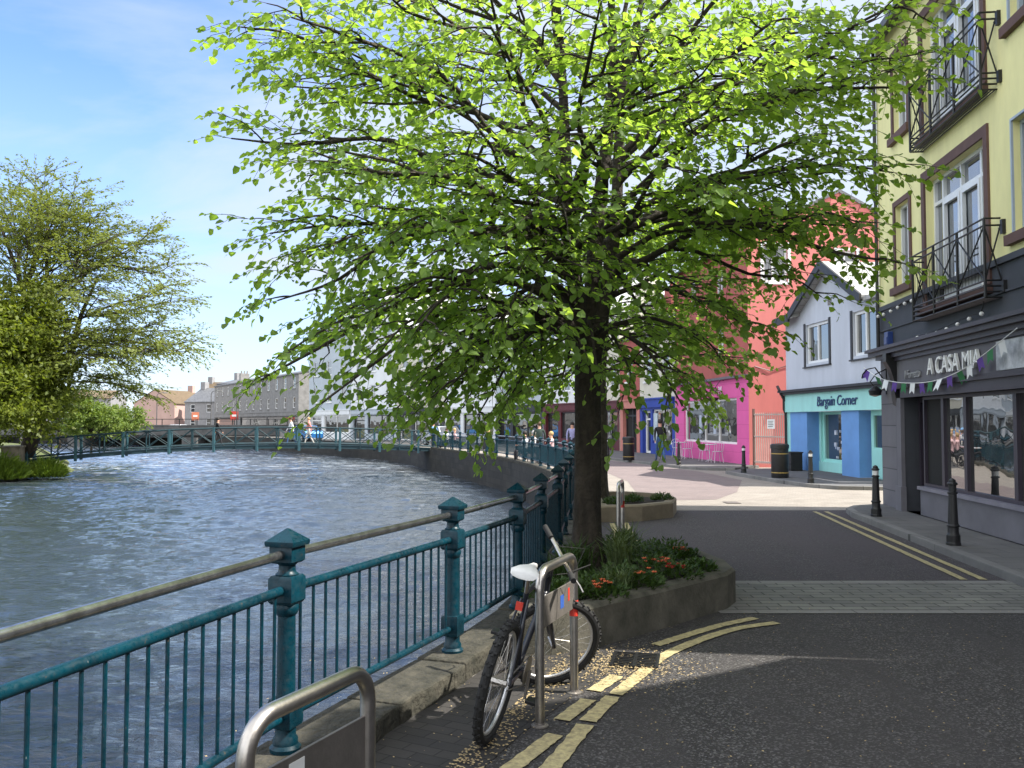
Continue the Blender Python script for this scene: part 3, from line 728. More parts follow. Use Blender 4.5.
# ------------------------------------------------------------------ bollards, bins
def bollard(loc, label, white, group, seg=20):
    t = thing('bollard', label, 'bollard', loc, 0, group)
    b = MB(); b.lathe([(.095,0),(.095,.03),(.088,.04),(.088,.13),(.075,.15),(.07,.17),(.070,.24),(.082,.25),(.082,.265),(.066,.28),(.052,.68),(.066,.69),(.066,.705),(.05,.715),(.05,.80),(.068,.81),(.068,.825),(.045,.845),(.045,.865),(.025,.885),(.004,.895)], seg)
    b.build('bollard_body', M_black, t, smooth=True, angle=30)
    if white: q = MB(); q.lathe([(.0525,.72),(.0525,.797)], seg); q.build('reflective_band', M_white, t, smooth=True)
gB = 'black cast bollards along the pavements'
bollard((5.93,11.9,.10), 'black cast bollard in front of the shop window, nearest the viewer', False, gB)
bollard((6.38,15.5,.10), 'black bollard with white band at the grey corner building', True, gB)
bollard((8.05,23.8,.10), 'black bollard with white top in front of the turquoise shop', True, gB, 12)
bollard((7.56,28.8,.10), 'black bollard with white top beside the pink shop corner', True, gB, 12)
bollard((6.35,33.6,.10), 'dark bollard in front of the pink shop chairs', False, gB, 12)
bollard((4.55,41.9,.10), 'farthest bollard with white band near the dark red shopfront', True, gB, 12)
M_gold = mat('gold_band', (.35,.24,.07), .5, .2, 5., bmp=0)
def bin_(loc, label):
    t = thing('litter_bin', label, 'litter bin', loc)
    b = MB(); b.lathe([(.24,0),(.25,.03),(.25,.86),(.27,.87),(.27,.97),(.24,1.0),(.02,1.02)], 20); b.build('bin_body', M_black, t, smooth=True, angle=30)
    for z in (.14, .70): q = MB(); q.lathe([(.253,z),(.253,z+.03)], 20); q.build('gold_band', M_gold, t, smooth=True)
bin_((7.95,26.2,.10), 'round black litter bin on the kerb by the turquoise shop')
bin_((5.05,38.2,.10), 'round black litter bin outside the blue shop in the distance')
M_stn = mat('grey_stone_wall', (.22,.215,.21), .9, .3, 2.)
# ------------------------------------------------------------------ building helpers
def Pfront(a, d, z): return (a, d, z)
def wall(mb, P, a0, a1, z0, z1, holes=(), depth=.16, topf=None):
    As = sorted({a0, a1, *[h[0] for h in holes], *[h[1] for h in holes]}); Zs = sorted({z0, z1, *[h[2] for h in holes], *[h[3] for h in holes]})
    As = [a for a in As if a0 <= a <= a1]; Zs = [z for z in Zs if z0 <= z <= z1]
    for i in range(len(As)-1):
        for j in range(len(Zs)-1):
            ca, cz = (As[i]+As[i+1])/2, (Zs[j]+Zs[j+1])/2
            if any(h[0] < ca < h[1] and h[2] < cz < h[3] for h in holes): continue
            mb.poly([P(As[i],0,Zs[j]), P(As[i+1],0,Zs[j]), P(As[i+1],0,Zs[j+1]), P(As[i],0,Zs[j+1])])
    for h in holes:
        dd = h[4] if len(h) > 4 else depth
        for (p, q) in (((h[0],h[2]),(h[1],h[2])), ((h[1],h[2]),(h[1],h[3])), ((h[1],h[3]),(h[0],h[3])), ((h[0],h[3]),(h[0],h[2]))):
            mb.poly([P(p[0],0,p[1]), P(q[0],0,q[1]), P(q[0],dd,q[1]), P(p[0],dd,p[1])])
def window(par, P, a0, a1, z0, z1, d=.14, fw=.06, vs=(), hs=(), fm=None, gm=None, name='window', label=None, deep=.05):
    """frame part with a pane child; vs / hs are relative mullion and transom positions"""
    b = MB(); fm = fm or M_pvc
    b.pbox(P, a0, a0+fw, d-deep, d+.02, z0, z1); b.pbox(P, a1-fw, a1, d-deep, d+.02, z0, z1)
    b.pbox(P, a0+fw, a1-fw, d-deep, d+.02, z0, z0+fw); b.pbox(P, a0+fw, a1-fw, d-deep, d+.02, z1-fw, z1)
    for v in vs: x = a0+(a1-a0)*v; b.pbox(P, x-fw*.45, x+fw*.45, d-deep+.004, d+.018, z0+fw, z1-fw)
    for h in hs: z = z0+(z1-z0)*h; b.pbox(P, a0+fw, a1-fw, d-deep+.008, d+.016, z-fw*.4, z+fw*.4)
    f = b.build(name, fm, par); g = MB()
    g.poly([P(a0+fw*.5, d+.005, z0+fw*.5), P(a1-fw*.5, d+.005, z0+fw*.5), P(a1-fw*.5, d+.005, z1-fw*.5), P(a0+fw*.5, d+.005, z1-fw*.5)])
    g.build('pane', gm or M_glass, f, recalc=False)
    if label: f['label'] = label
    return f
def trim(par, name, P, boxes, m, bevel=0.):
    b = MB()
    for q in boxes: b.pbox(P, *q)
    return b.build(name, m, par, bevel=bevel)
def text(par, name, s, a, z, size, m, d=-.03, ext=.012, sx=1., shear=0., P=None):
    cu = bpy.data.curves.new(name, 'FONT'); cu.body = s; cu.size = size; cu.extrude = ext; cu.shear = shear; cu.resolution_u = 3
    o = bpy.data.objects.new(name+'_src', cu); COL.objects.link(o)
    dg = bpy.context.evaluated_depsgraph_get(); me = bpy.data.meshes.new_from_object(o.evaluated_get(dg))
    bpy.data.objects.remove(o); me.materials.clear(); me.materials.append(m)
    t = bpy.data.objects.new(name, me); COL.objects.link(t); t.parent = par
    t.matrix_local = Matrix.Translation((a, d, z)) @ Matrix.Rotation(R(90), 4, 'X') @ Matrix.Diagonal((sx, 1, 1, 1))
    return t
def building(name, label, far, near, cat='building', group=None):
    far = Vector(far); near = Vector(near); v = near-far
    t = thing(name, label, cat, (far.x, far.y, 0), math.atan2(v.y, v.x), group); return t, v.length
def side_near(Ln): return lambda a, d, z: (Ln-d, a, z)
def roof_along(par, x0, x1, y0, y1, z, h, m, ov=.25, th=.14):
    """ridge parallel to the facade"""
    ym = (y0+y1)/2; b = MB(); k = h/(ym-y0)
    for (ya, yb) in ((y0-ov, ym), (y1+ov, ym)):
        za = z-ov*k
        P = [(x0-.06, ya, za), (x1+.06, ya, za), (x1+.06, yb, z+h), (x0-.06, yb, z+h)]
        Q = [(p[0], p[1], p[2]+th) for p in P]
        n = len(b.v); b.v += P+Q
        for f in ((0,1,2,3),(7,6,5,4),(0,4,5,1),(1,5,6,2),(2,6,7,3),(3,7,4,0)): b.f.append(tuple(n+i for i in f)); b.mi.append(0)
    return b.build('roof', m, par)
def body_rest(mb, Ln, dp, z1, gable=0., near=True, far=True):
    mb.poly([(0,dp,0),(Ln,dp,0),(Ln,dp,z1),(0,dp,z1)])
    for x, w in ((0, far), (Ln, near)):
        if not w: continue
        if gable: mb.poly([(x,0,0),(x,dp,0),(x,dp,z1),(x,dp/2,z1+gable),(x,0,z1)])
        else: mb.poly([(x,0,0),(x,dp,0),(x,dp,z1),(x,0,z1)])
M_dark_in = mat('interior_dark', (.012,.011,.010), .9, .2, bmp=0)
M_gut = mat('gutter_black', (.02,.02,.022), .5, .2, bmp=0)

# ------------------------------------------------------------------ corner building (yellow over grey)
M_yel = mat('yellow_render', (.82,.77,.38), .88, .16, 1.6, streak=True, bmp=.25, bscale=50.)
M_gry = mat('grey_lilac_render', (.150,.145,.165), .8, .2, 1.5, bmp=.2, bscale=40.)
M_gryb = brickmat('grey_blocked_render', (.165,.16,.18), (.155,.15,.17), (.08,.08,.09), .9, .42, .012, plane='XZ', offset=0., stain=.25)
M_dgry = mat('dark_slate_paint', (.052,.056,.068), .7, .2, 2.)
M_purp = mat('dark_plum_paint', (.038,.030,.045), .45, .2, 3.)
M_brn = mat('brown_surround', (.115,.062,.050), .75, .2, 4.)
cb, CL = building('corner_building', 'tall yellow and grey corner building with iron balconies above the Italian restaurant', tuple(FC), tuple(FC+FD*11.75))
EAV = 9.35; DEP = 8.
m0 = MB()
sh = (1.35, 11.3, .10, 2.95, .35)
wall(m0, Pfront, 0, 1.32, .1, 3.1); m0.build('corner_pier', M_gryb, cb, recalc=False)
m1 = MB(); wall(m1, Pfront, 1.32, CL, .0, 3.1, [sh]); wall(m1, Pfront, 0, CL, 3.1, 4.02, [(2.66,5.06,3.72,4.02)]); m1.build('ground_floor_wall', M_dgry, cb, recalc=False)
W1 = [(1.08,1.85), (5.95,7.1), (8.2,10.4)]
holes = [(2.66,5.06,4.02,5.92,.2), (2.66,5.06,6.66,8.75,.2)]
for zb in (4.30, 7.2):
    for (a0, a1) in W1[:2]: holes.append((a0, a1, zb, zb+1.55, .16))
    holes.append((8.4, 10.2, zb, zb+1.55, .16))
m2 = MB(); wall(m2, Pfront, 0, CL, 4.02, EAV, holes)
m2.poly([(0,0,.1),(0,DEP,.1),(0,DEP,EAV),(0,DEP/2,EAV+1.9),(0,0,EAV)]); m2.poly([(CL,0,0),(CL,DEP,0),(CL,DEP,EAV),(CL,DEP/2,EAV+1.9),(CL,0,EAV)]); m2.poly([(0,DEP,0),(CL,DEP,0),(CL,DEP,EAV),(0,DEP,EAV)])
m2.build('upper_wall', M_yel, cb, recalc=False)
roof_along(cb, 0, CL, 0, DEP, EAV, 1.9, M_slate, .3)
trim(cb, 'string_course', Pfront, [(-.02,CL,-.05,0,3.96,4.05), (-.02,CL,-.03,0,3.55,3.58)], M_dgry)
# stone course lines of the dark band
trim(cb, 'shop_cornice', Pfront, [(-.05,CL,-.30,.0,3.13,3.19), (-.02,CL,-.24,0,3.05,3.13), (.2,CL,-.16,0,2.97,3.05), (.6,CL,-.10,0,2.90,2.97)], M_purp)
fs = trim(cb, 'fascia', Pfront, [(1.05,CL,-.05,0,2.45,2.90)], M_gry)
trim(cb, 'fascia_trim', Pfront, [(1.05,CL,-.12,-.0,2.37,2.45), (1.32,CL,-.06,.0,2.20,2.37)], M_purp)
# corbel bracket
cbm = MB(); cbm.prism([(0,0)], 0, 0) if False else None
for (x0, x1) in ((.92, 1.14),):
    b = MB(); prof = [(0,2.05),(-.06,2.08),(-.09,2.3),(-.10,2.55),(-.16,2.75),(-.24,2.9),(-.24,3.05),(0,3.05)]
    n = len(b.v); k = len(prof)
    for x in (x0, x1): b.v += [(x, p[0]-.005, p[1]) for p in prof]
    for i in range(k): j = (i+1) % k; b.f.append((n+i, n+j, n+k+j, n+k+i)); b.mi.append(0)
    b.f.append(tuple(range(n, n+k))); b.f.append(tuple(range(n+k, n+2*k))); b.mi += [0, 0]; b.build('corbel', M_black, cb)
trim(cb, 'pilaster', Pfront, [(1.12,1.36,-.07,.0,.1,2.2), (1.08,1.40,-.10,.0,.1,.55)], M_gry)
# shopfront : recessed door bay then glazed bays over a stall riser
trim(cb, 'stall_riser', Pfront, [(2.0,11.3,.04,.30,.10,.55)], M_gry); trim(cb, 'window_sill', Pfront, [(1.98,11.3,-.01,.30,.55,.61)], mat('sill_lilac', (.20,.19,.23), .6, .2))
window(cb, Pfront, 1.36, 1.98, .10, 2.2, d=.30, fw=.09, fm=M_purp, gm=M_dark_in, name='door')
xs = [2.0, 2.9, 3.83, 5.54, 7.4, 9.2, 11.3]
for i in range(len(xs)-1): window(cb, Pfront, xs[i]+(0 if i else .0), xs[i+1], .61, 2.2, d=.16, fw=.055, fm=M_purp, gm=M_glassb if i != 0 else M_dark_in, name='shop_window')
q = MB(); q.poly([(1.36,.34,0),(11.3,.34,0),(11.3,.34,2.95),(1.36,.34,2.95)]); q.build('shop_interior', M_dark_in, cb)
# lettering
M_let = mat('letter_white', (.85,.85,.83), .4, .05, bmp=0)
M_letg = mat('letter_silver', (.32,.32,.33), .4, .05, bmp=0)
text(fs, 'lettering', 'A CASA MIA', 2.85, 2.55, .40, M_let, d=-.09, ext=.02, sx=.98)
text(fs, 'lettering', 'Il Fornetto', 1.62, 2.54, .22, M_letg, d=-.07, sx=.85, shear=.2)
q = MB(); q.box(5.42, 6.5, -.066, -.052, 2.47, 2.88); sg = q.build('picture_panel', mat('panel_white', (.55,.56,.58), .5, .5, 5., c2=(.22,.23,.25), bmp=0), fs)
# windows
for zb in (4.30, 7.2):
    for i, (a0, a1) in enumerate(W1[:2]+[(8.4,10.2)]):
        sw = .10 if i == 0 else .035
        trim(cb, 'window_surround', Pfront, [(a0-sw,a0,-.03,.0,zb-.12,zb+1.55+sw), (a1,a1+sw,-.03,.0,zb-.12,zb+1.55+sw), (a0,a1,-.03,0,zb+1.55,zb+1.55+sw)], M_brn if i == 0 else mat('blue_grey_frame', (.36,.42,.48), .4, .1, bmp=0))
        trim(cb, 'window_sill', Pfront, [(a0-.16,a1+.16,-.09,.02,zb-.14,zb-.001)], M_brn)
        window(cb, Pfront, a0, a1, zb, zb+1.55, d=.14, fw=.06, vs=(.5,) if i == 0 else (.55,), fm=mat('blue_grey_frame', (.36,.42,.48), .4, .1, bmp=0) if i else M_pvc)
for zb, zt in ((3.72, 5.92), (6.66, 8.75)):
    a0, a1 = 2.66, 5.06
    trim(cb, 'door_surround', Pfront, [(a0-.14,a0,-.035,.0,zb+.02,zt+.16), (a1,a1+.14,-.035,.0,zb+.02,zt+.16), (a0,a1,-.035,.0,zt,zt+.16)], M_brn)
    b = MB(); P = Pfront; d0, d1 = .13, .2; fw = .06
    tz = zb+(zt-zb)*.79; cols = [a0, a0+.42, a0+1.17, a0+1.93, a1]
    for x in cols: b.pbox(P, max(a0, x-fw/2), min(a1, x+fw/2) if x != a0 else a0+fw, d0, d1, zb, zt)
    for z in (zb, tz, zt-fw): b.pbox(P, a0+.001, a1-.001, d0+.004, d1-.004, z, z+fw)
    for k in (1, 2): b.pbox(P, cols[k]+.03, cols[k]+.09, d0-.02, d1-.03, zb+.06, tz); b.pbox(P, cols[k+1]-.09, cols[k+1]-.03, d0-.02, d1-.03, zb+.06, tz); b.pbox(P, cols[k]+.09, cols[k+1]-.09, d0-.018, d1-.03, zb+.06, zb+.30); b.pbox(P, cols[k]+.09, cols[k+1]-.09, d0-.018, d1-.03, tz-.07, tz)
    f = b.build('balcony_door', M_pvc, cb)
    g = MB(); g.poly([(a0+.02,.185,zb),(a1-.02,.185,zb),(a1-.02,.185,zt-.02),(a0+.02,.185,zt-.02)]); g.build('pane', glassmat('sky_glass', (.05,.06,.07), .02), f, recalc=False)
    q = MB(); q.box(a0-.16, a1+.16, -.12, .1, zb-.12, zb); q.build('window_sill', M_brn, cb)
def balcony(z, a0=2.6, a1=5.5, pr=.22, h=1.12):
    t = MB(); r = .014
    def bar(p, q, rr=r): t.tube([p, q], rr, 6)
    for zz in (z, z+.08, z+.16, z+.24, z+h-.10, z+h):
        bar((a0,-.0,zz),(a0,-pr,zz)); bar((a0,-pr,zz),(a1,-pr,zz)); bar((a1,-pr,zz),(a1,0,zz))
    for x in (a0, a1, (a0*2+a1)/3, (a0+a1*2)/3): bar((x,-pr,z),(x,-pr,z+h), .022)
    third = (a1-a0)/3
    for i in range(3):
        x0, x1 = a0+third*i, a0+third*(i+1)
        bar((x0,-pr,z+.24),(x1,-pr,z+h-.1), .012); bar((x1,-pr,z+.24),(x0,-pr,z+h-.1), .012)
    for x in (a0, a1):
        bar((x,0,z+.24),(x,-pr,z+h-.1), .012); bar((x,-pr,z+.24),(x,0,z+h-.1), .012)
    for i in range(1, 26): x = a0+(a1-a0)*i/26; bar((x,-pr,z+.24),(x,-pr,z+h-.1), .0035)
    for i in range(5): y = -pr*(i+.5)/5; bar((a0,y,z),(a1,y,z), .010)
    for x in (a1+.12,):
        t.box(x-.02, x+.05, -.05, 0, z+h-.25, z+h-.05); t.tube([(a1,-.02,z+h-.15),(x+.05,-.02,z+h-.15)], .014, 6); t.box(x-.02, x+.05, -.05, 0, z+.05, z+.22)
    o = t.build('balcony', M_black, cb); return o
balcony(3.50); balcony(6.46)
# alarm box
q = MB(); q.box(.58,.80,-.10,0,3.24,3.50); q.box(.60,.78,-.115,-.10,3.26,3.40); q.build('alarm_box', mat('alarm_blue', (.02,.05,.20), .4, .1), cb, bevel=.01)
# drainpipe at the far corner
q = MB(); q.tube([(.06,-.06,3.2),(.06,-.06,EAV)], .035, 8); q.build('drainpipe', M_gut, cb, smooth=True)
def wpt(a, d, z): v = Matrix.Rotation(cb.rotation_euler.z, 3, 'Z') @ Vector((a, d, 0)); return Vector((FC.x+v.x, FC.y+v.y, z))
def bulb_string(pts, label, n):
    t = thing('string_lights', label, 'string lights', tuple(pts[0]))
    P = [p-pts[0] for p in catmull(pts, 8)]; MB().tube(P, .008, 5).build('cable', M_black, t)
    tot = [0]; 
    for i in range(1, len(P)): tot.append(tot[-1]+(P[i]-P[i-1]).length)
    for k in range(n):
        s = tot[-1]*(k+.5)/n; i = max(j for j in range(len(P)-1) if tot[j] <= s); c = P[i].lerp(P[i+1], (s-tot[i])/(tot[i+1]-tot[i]))
        b = MB(); b.ball((c.x, c.y, c.z-.045), .034, 10, 6); b.build('bulb', M_white, t, smooth=True)
bulb_string([wpt(.0,-.08,3.92), wpt(.5,-.1,3.90), wpt(1.2,-.08,3.93), wpt(2.0,-.08,3.97), wpt(2.3,-.1,3.9)], 'string of white bulbs along the yellow and grey wall border left of the balcony', 6)
bulb_string([wpt(2.2,-.1,3.28), wpt(2.8,-.1,3.26), wpt(3.5,-.1,3.27), wpt(4.6,-.1,3.34), wpt(5.1,-.1,3.4), wpt(5.15,-.1,4.0)], 'string of white bulbs hanging above the restaurant cornice under the balcony', 8)
# bracket lamp / basket hook at the corner
t = thing('wall_bracket', 'curled black iron wall bracket at the far corner of the restaurant', 'bracket', tuple(wpt(.35,0,2.5)), cb.rotation_euler.z)
b = MB(); b.tube([(0,0,0),(0,-.06,.1),(-.05,-.2,.33),(-.1,-.34,.3),(-.12,-.42,.2),(-.1,-.44,.12)], .014, 6); b.tube([(0,0,.3),(0,-.2,.2),(-.04,-.3,.05),(0,-.2,-.1),(0,0,-.12)], .012, 6); b.box(-.03,.03,-.02,0,-.2,.4)
b.build('scroll', M_black, t); b = MB(); b.lathe([(.02,0),(.11,.03),(.13,.12),(.05,.2),(.02,.22)], 12, (0,-.22,-.25)); b.build('lamp_head', M_black, t, smooth=True)
# bunting
def bunting():
    pts = [wpt(.12,-.36,2.84), wpt(.7,-.26,2.62), wpt(1.4,-.2,2.50), wpt(2.4,-.16,2.43), wpt(3.4,-.16,2.43), wpt(4.4,-.18,2.52), wpt(5.3,-.22,2.68), wpt(6.6,-.3,2.95)]
    t = thing('bunting', 'string of purple, green and white flags across the restaurant fascia', 'bunting', tuple(pts[0]))
    P = [p-pts[0] for p in catmull(pts, 8)]; MB().tube(P, .007, 5).build('cord', M_white, t)
    mm = [mat('flag_purple', (.10,.04,.26), .8, .1, bmp=0), mat('flag_green', (.02,.16,.05), .8, .1, bmp=0), M_white]
    rnd = random.Random(2); tot = [0]
    for i in range(1, len(P)): tot.append(tot[-1]+(P[i]-P[i-1]).length)
    s = .05; k = 0
    while s < tot[-1]-.3:
        i = max(j for j in range(len(P)-1) if tot[j] <= s); c = P[i].lerp(P[i+1], (s-tot[i])/(tot[i+1]-tot[i])); d = (P[i+1]-P[i]).normalized()
        n = d.cross(Vector((0,0,1))).normalized(); w = .22; sw = rnd.uniform(-.09,.09); h = .19
        b = MB(); A = c; B_ = c+d*w
        dn = Vector((0,0,-h))+n*sw+d*rnd.uniform(-.03,.05); mid = (A+B_)/2+n*sw*.6+Vector((0,0,-h*.5))
        b.poly([A, B_, mid]); b.poly([A, mid, A+dn]); b.poly([B_, B_+dn, mid]); b.poly([mid, B_+dn, (A+B_)/2+dn*.72]); b.poly([mid, (A+B_)/2+dn*.72, A+dn])
        b.build('flag', mm[k % 3], t, recalc=False); s += .42; k += 1
bunting()
# next house towards the viewer (outside the frame, shades the road, roof edge shaped for the sun patch, seen in nobody's window)
nb, NL = building('neighbour_house', 'plain grey house next to the corner building beyond the right edge', tuple(FC+FD*11.78), tuple(FC+FD*27))
b = MB(); prof = [(0,0),(NL,0),(NL,8.6),(2.0,8.6),(1.5,7.4),(1.0,6.5),(.5,5.7),(0,5.0)]
for y in (0, 8): b.poly([(x, y, z) for x, z in prof])
for i in range(len(prof)): j = (i+1) % len(prof); b.poly([(prof[i][0],0,prof[i][1]),(prof[j][0],0,prof[j][1]),(prof[j][0],8,prof[j][1]),(prof[i][0],8,prof[i][1])])
b.build('wall', M_gry, nb)
for a in (3.0, 6.5, 10): window(nb, lambda a_, d, z: (a_, d-.2, z), a, a+1.1, 4.3, 5.9, vs=(.5,))

# ------------------------------------------------------------------ turquoise shop
M_blu = mat('pale_blue_render', (.50,.54,.61), .88, .14, 1.2, streak=True, bmp=.2, bscale=40.)
M_turq = mat('turquoise_paint', (.34,.70,.66), .5, .12, 1.5, bmp=0, streak=True)
M_col = mat('column_blue', (.13,.30,.62), .6, .12, 1.5, bmp=.1)
tb, TL = building('turquoise_shop', 'small pale blue house with a gable over the turquoise Bargain Corner shopfront', (9.95,31.9), (10.47,23.4))
m = MB(); W = [(1.85,3.75,3.72,5.05,.18),(5.45,7.05,3.72,5.05,.18)]
wall(m, Pfront, 0, TL, 2.8, 5.45, W)
G0, G1, GP = 1.25, 6.35, 3.85
m.poly([(G0,0,5.45),(G1,0,5.45),(GP,0,6.78)])
m.poly([(0,0,0),(0,7,0),(0,7,5.45),(0,0,5.45)]); m.poly([(TL,0,0),(TL,7,0),(TL,7,5.45),(TL,0,5.45)]); m.poly([(0,7,0),(TL,7,0),(TL,7,5.45),(0,7,5.45)])
m.build('upper_wall', M_blu, tb, recalc=False)
for i, w in enumerate(W):
    window(tb, Pfront, w[0]+.02, w[1]-.02, w[2], w[3], d=.12, fw=.09, vs=(.45,), fm=M_pvc)
    trim(tb, 'window_surround', Pfront, [(w[0]-.13,w[0],-.03,.0,w[2]-.1,w[3]+.06),(w[1],w[1]+.13,-.03,.0,w[2]-.1,w[3]+.06),(w[0]-.16,w[1]+.16,-.07,.0,w[2]-.14,w[2]-.1)], M_gut)
# roof : cross gable towards the street + low main roof
th = .12
M_slateL = brickmat('pale_slate', (.44,.44,.43), (.38,.38,.375), (.25,.25,.25), .3, .18, .01, plane='XZ', rough=.7)
b = MB()
def slab(P):
    Q = [(p[0], p[1], p[2]+th) for p in P]; n = len(b.v); b.v += P+Q; k = len(P)
    b.f.append(tuple(n+i for i in range(k))); b.f.append(tuple(n+k+i for i in reversed(range(k)))); b.mi += [0, 0]
    for i in range(k): j = (i+1) % k; b.f.append((n+i, n+j, n+k+j, n+k+i)); b.mi.append(0)
slab([(GP,-.3,6.78),(G1+.3,-.3,5.30),(G1+.3,7.2,5.30),(GP,7.2,6.78)]); slab([(GP,-.3,6.78),(GP,7.2,6.78),(G0-.15,7.2,5.42),(G0-.15,-.3,5.42)])
slab([(-.35,-.32,5.36),(G0+.1,-.32,5.36),(G0+.1,3.5,6.4),(-.35,3.5,6.4)]); slab([(G1,-.25,5.25),(TL+.1,-.25,5.25),(TL+.1,3.5,6.1),(G1,3.5,6.1)])
b.build('roof', M_slateL, tb)
b = MB()
for (p, q) in (((GP,6.78),(G1+.32,5.29)), ((GP,6.78),(G0-.17,5.41)), ((G0-.1,5.38),(-.37,5.34))):
    n = len(b.v); 
    for y in (-.36, -.29):
        b.v += [(p[0], y, p[1]-.12), (q[0], y, q[1]-.12), (q[0], y, q[1]+.16), (p[0], y, p[1]+.16)]
    for f in ((0,1,2,3),(7,6,5,4),(0,4,5,1),(1,5,6,2),(2,6,7,3),(3,7,4,0)): b.f.append(tuple(n+i for i in f)); b.mi.append(0)
b.build('bargeboard', M_gut, tb)
trim(tb, 'ledge', Pfront, [(-.1,TL,-.30,.0,2.80,2.88),(-.1,TL,-.22,.0,2.72,2.80)], M_gut)
fa = trim(tb, 'fascia', Pfront, [(0,TL,-.09,.0,2.10,2.72)], M_turq)
text(fa, 'lettering', 'Bargain Corner', 2.95, 2.27, .46, mat('letter_navy', (.02,.05,.15), .5, .05, bmp=0), d=-.11, ext=.01, sx=1.02, shear=.15)
trim(tb, 'column', Pfront, [(.35,1.85,.0,.7,.1,2.1)], M_col); trim(tb, 'column', Pfront, [(4.55,5.75,.0,.7,.1,2.1)], M_col)
trim(tb, 'corner_post', Pfront, [(.0,.35,.0,.3,.1,2.1)], M_turq)
trim(tb, 'stall_riser', Pfront, [(1.85,4.55,.40,.7,.1,.42),(1.85,2.0,.42,.7,.42,2.1)], M_turq)
window(tb, Pfront, 2.0, 4.55, .42, 2.1, d=.55, fw=.1, vs=(), fm=M_turq, gm=M_glassb, name='shop_window')
window(tb, Pfront, 5.9, 7.6, .10, 2.1, d=.35, fw=.16, vs=(), hs=(.42,), fm=M_turq, gm=M_glassb, name='door')
q = MB(); q.box(5.92+.16, 7.44, .28, .31, .14, .95); q.build('door_panel', M_turq, tb)
b = MB(); rnd = random.Random(9)
for i in range(26):
    a = rnd.uniform(2.9,4.3); z = rnd.uniform(.55,1.9); s_ = rnd.uniform(.05,.12); b.box(a, a+s_*1.3, .42, .47, z, z+s_*1.4)
b.build('window_display', mat('display_goods', (.6,.6,.62), .6, .6, 6., c2=(.12,.22,.4), bmp=0), tb)
q = MB(); q.tube([(.05,-.07,.12),(.05,-.07,2.05),(.05,-.13,2.2),(.05,-.13,2.7)], .035, 8); q.build('drainpipe', M_gut, tb, smooth=True)
q = MB(); q.box(3.72,3.98,-.02,.0,5.5,5.72); q.build('vent', M_stn, tb)
q = MB(); q.tube([(.06,-.08,2.5),(.1,-.3,2.9),(.02,-.34,3.05)], .05, 6); q.build('gutter_spout', M_gut, tb)
# goods outside
t = thing('storage_crate', 'small blue and yellow crate of goods by the left column of the turquoise shop', 'crate', (9.5, 31.0, .1)); q = MB(); q.box(-.2,.2,-.2,.2,0,.25); q.build('crate_body', mat('crate_blue', (.03,.12,.4), .5, .1), t, bevel=.01); q = MB(); q.box(-.17,.17,-.17,.17,.255,.55); q.build('goods', mat('goods_yellow', (.5,.42,.12), .6, .3, 8.), t, bevel=.03)
t = thing('waste_box', 'dark square box on the pavement between crate and blue column', 'box', (9.6, 30.0, .1)); q = MB(); q.box(-.2,.2,-.25,.25,0,.6); q.build('box_body', M_black, t, bevel=.02); q = MB(); q.box(-.22,.22,-.27,.27,.6,.64); q.build('lid', M_gut, t)

# gate
gt = thing('metal_gate', 'pale barred metal gate with a white notice beside the turquoise shop', 'gate', (9.2, 33.45, 0), math.atan2(-1.45, .72))
b = MB()
for i in range(15): b.box(.05+i*.11, .075+i*.11, -.012, .012, .18, 2.1)
b.box(0, 1.66, -.02, .02, .22, .28); b.box(0, 1.66, -.02, .02, 1.18, 1.23); b.box(0, 1.66, -.02, .02, 2.0, 2.05)
b.build('bars', mat('gate_paint', (.45,.36,.32), .6, .2), gt); q = MB(); q.box(-.06,.0,-.04,.04,.05,2.25); q.box(1.66,1.72,-.04,.04,.05,2.25); q.build('gate_post', M_brn, gt)
q = MB(); q.box(.72,1.12,-.03,-.022,1.5,1.85); nt_ = q.build('notice', M_white, gt)
q = MB()
for i in range(4): q.box(.77,1.05-.03*(i % 2),-.034,-.0305,1.77-i*.065,1.79-i*.065)
q.build('notice_print', M_gut, nt_)

# ------------------------------------------------------------------ salmon house with pink shop
M_salm = mat('salmon_render', (.56,.175,.16), .88, .16, 1., streak=True, bmp=.2, bscale=30.)
M_drd = mat('dark_red_shaded_salmon', (.38,.10,.085), .88, .2, 1., streak=True, bmp=.2, bscale=30.)  # house front: salmon paint with its shade mixed into the colour
M_pnk = brickmat('pink_blocked', (.72,.12,.36), (.70,.115,.34), (.56,.08,.26), 30., .55, .01, plane='XZ', offset=0, stain=.12)
sb, SL = building('salmon_house', 'tall salmon red gabled house above the pink cafe', (7.98,42.9), (9.12,33.9))
SD = 7.6; SE = 8.9; SG = 1.9
m = MB(); FW = [(2.2,3.1,4.6,6.0),(5.6,6.5,4.6,6.0),(2.2,3.1,7.0,8.2),(5.6,6.5,7.0,8.2)]
wall(m, Pfront, 0, SL, 3.55, SE, FW); m.build('front_wall', M_drd, sb, recalc=False)
Ps = side_near(SL); m = MB(); GW = [(.65,1.65,7.2,8.65),(3.7,4.5,7.75,8.5)]
wall(m, Ps, 0, SD, 0, SE, GW); m.poly([(SL,0,SE),(SL,SD,SE),(SL,SD/2,SE+SG)]); m.poly([(0,0,0),(0,SD,0),(0,SD,SE),(0,SD/2,SE+SG),(0,0,SE)]); m.poly([(0,SD,0),(SL,SD,0),(SL,SD,SE),(0,SD,SE)])
m.build('gable_wall', M_salm, sb, recalc=False)
for w in FW: window(sb, Pfront, *w, vs=(.5,))
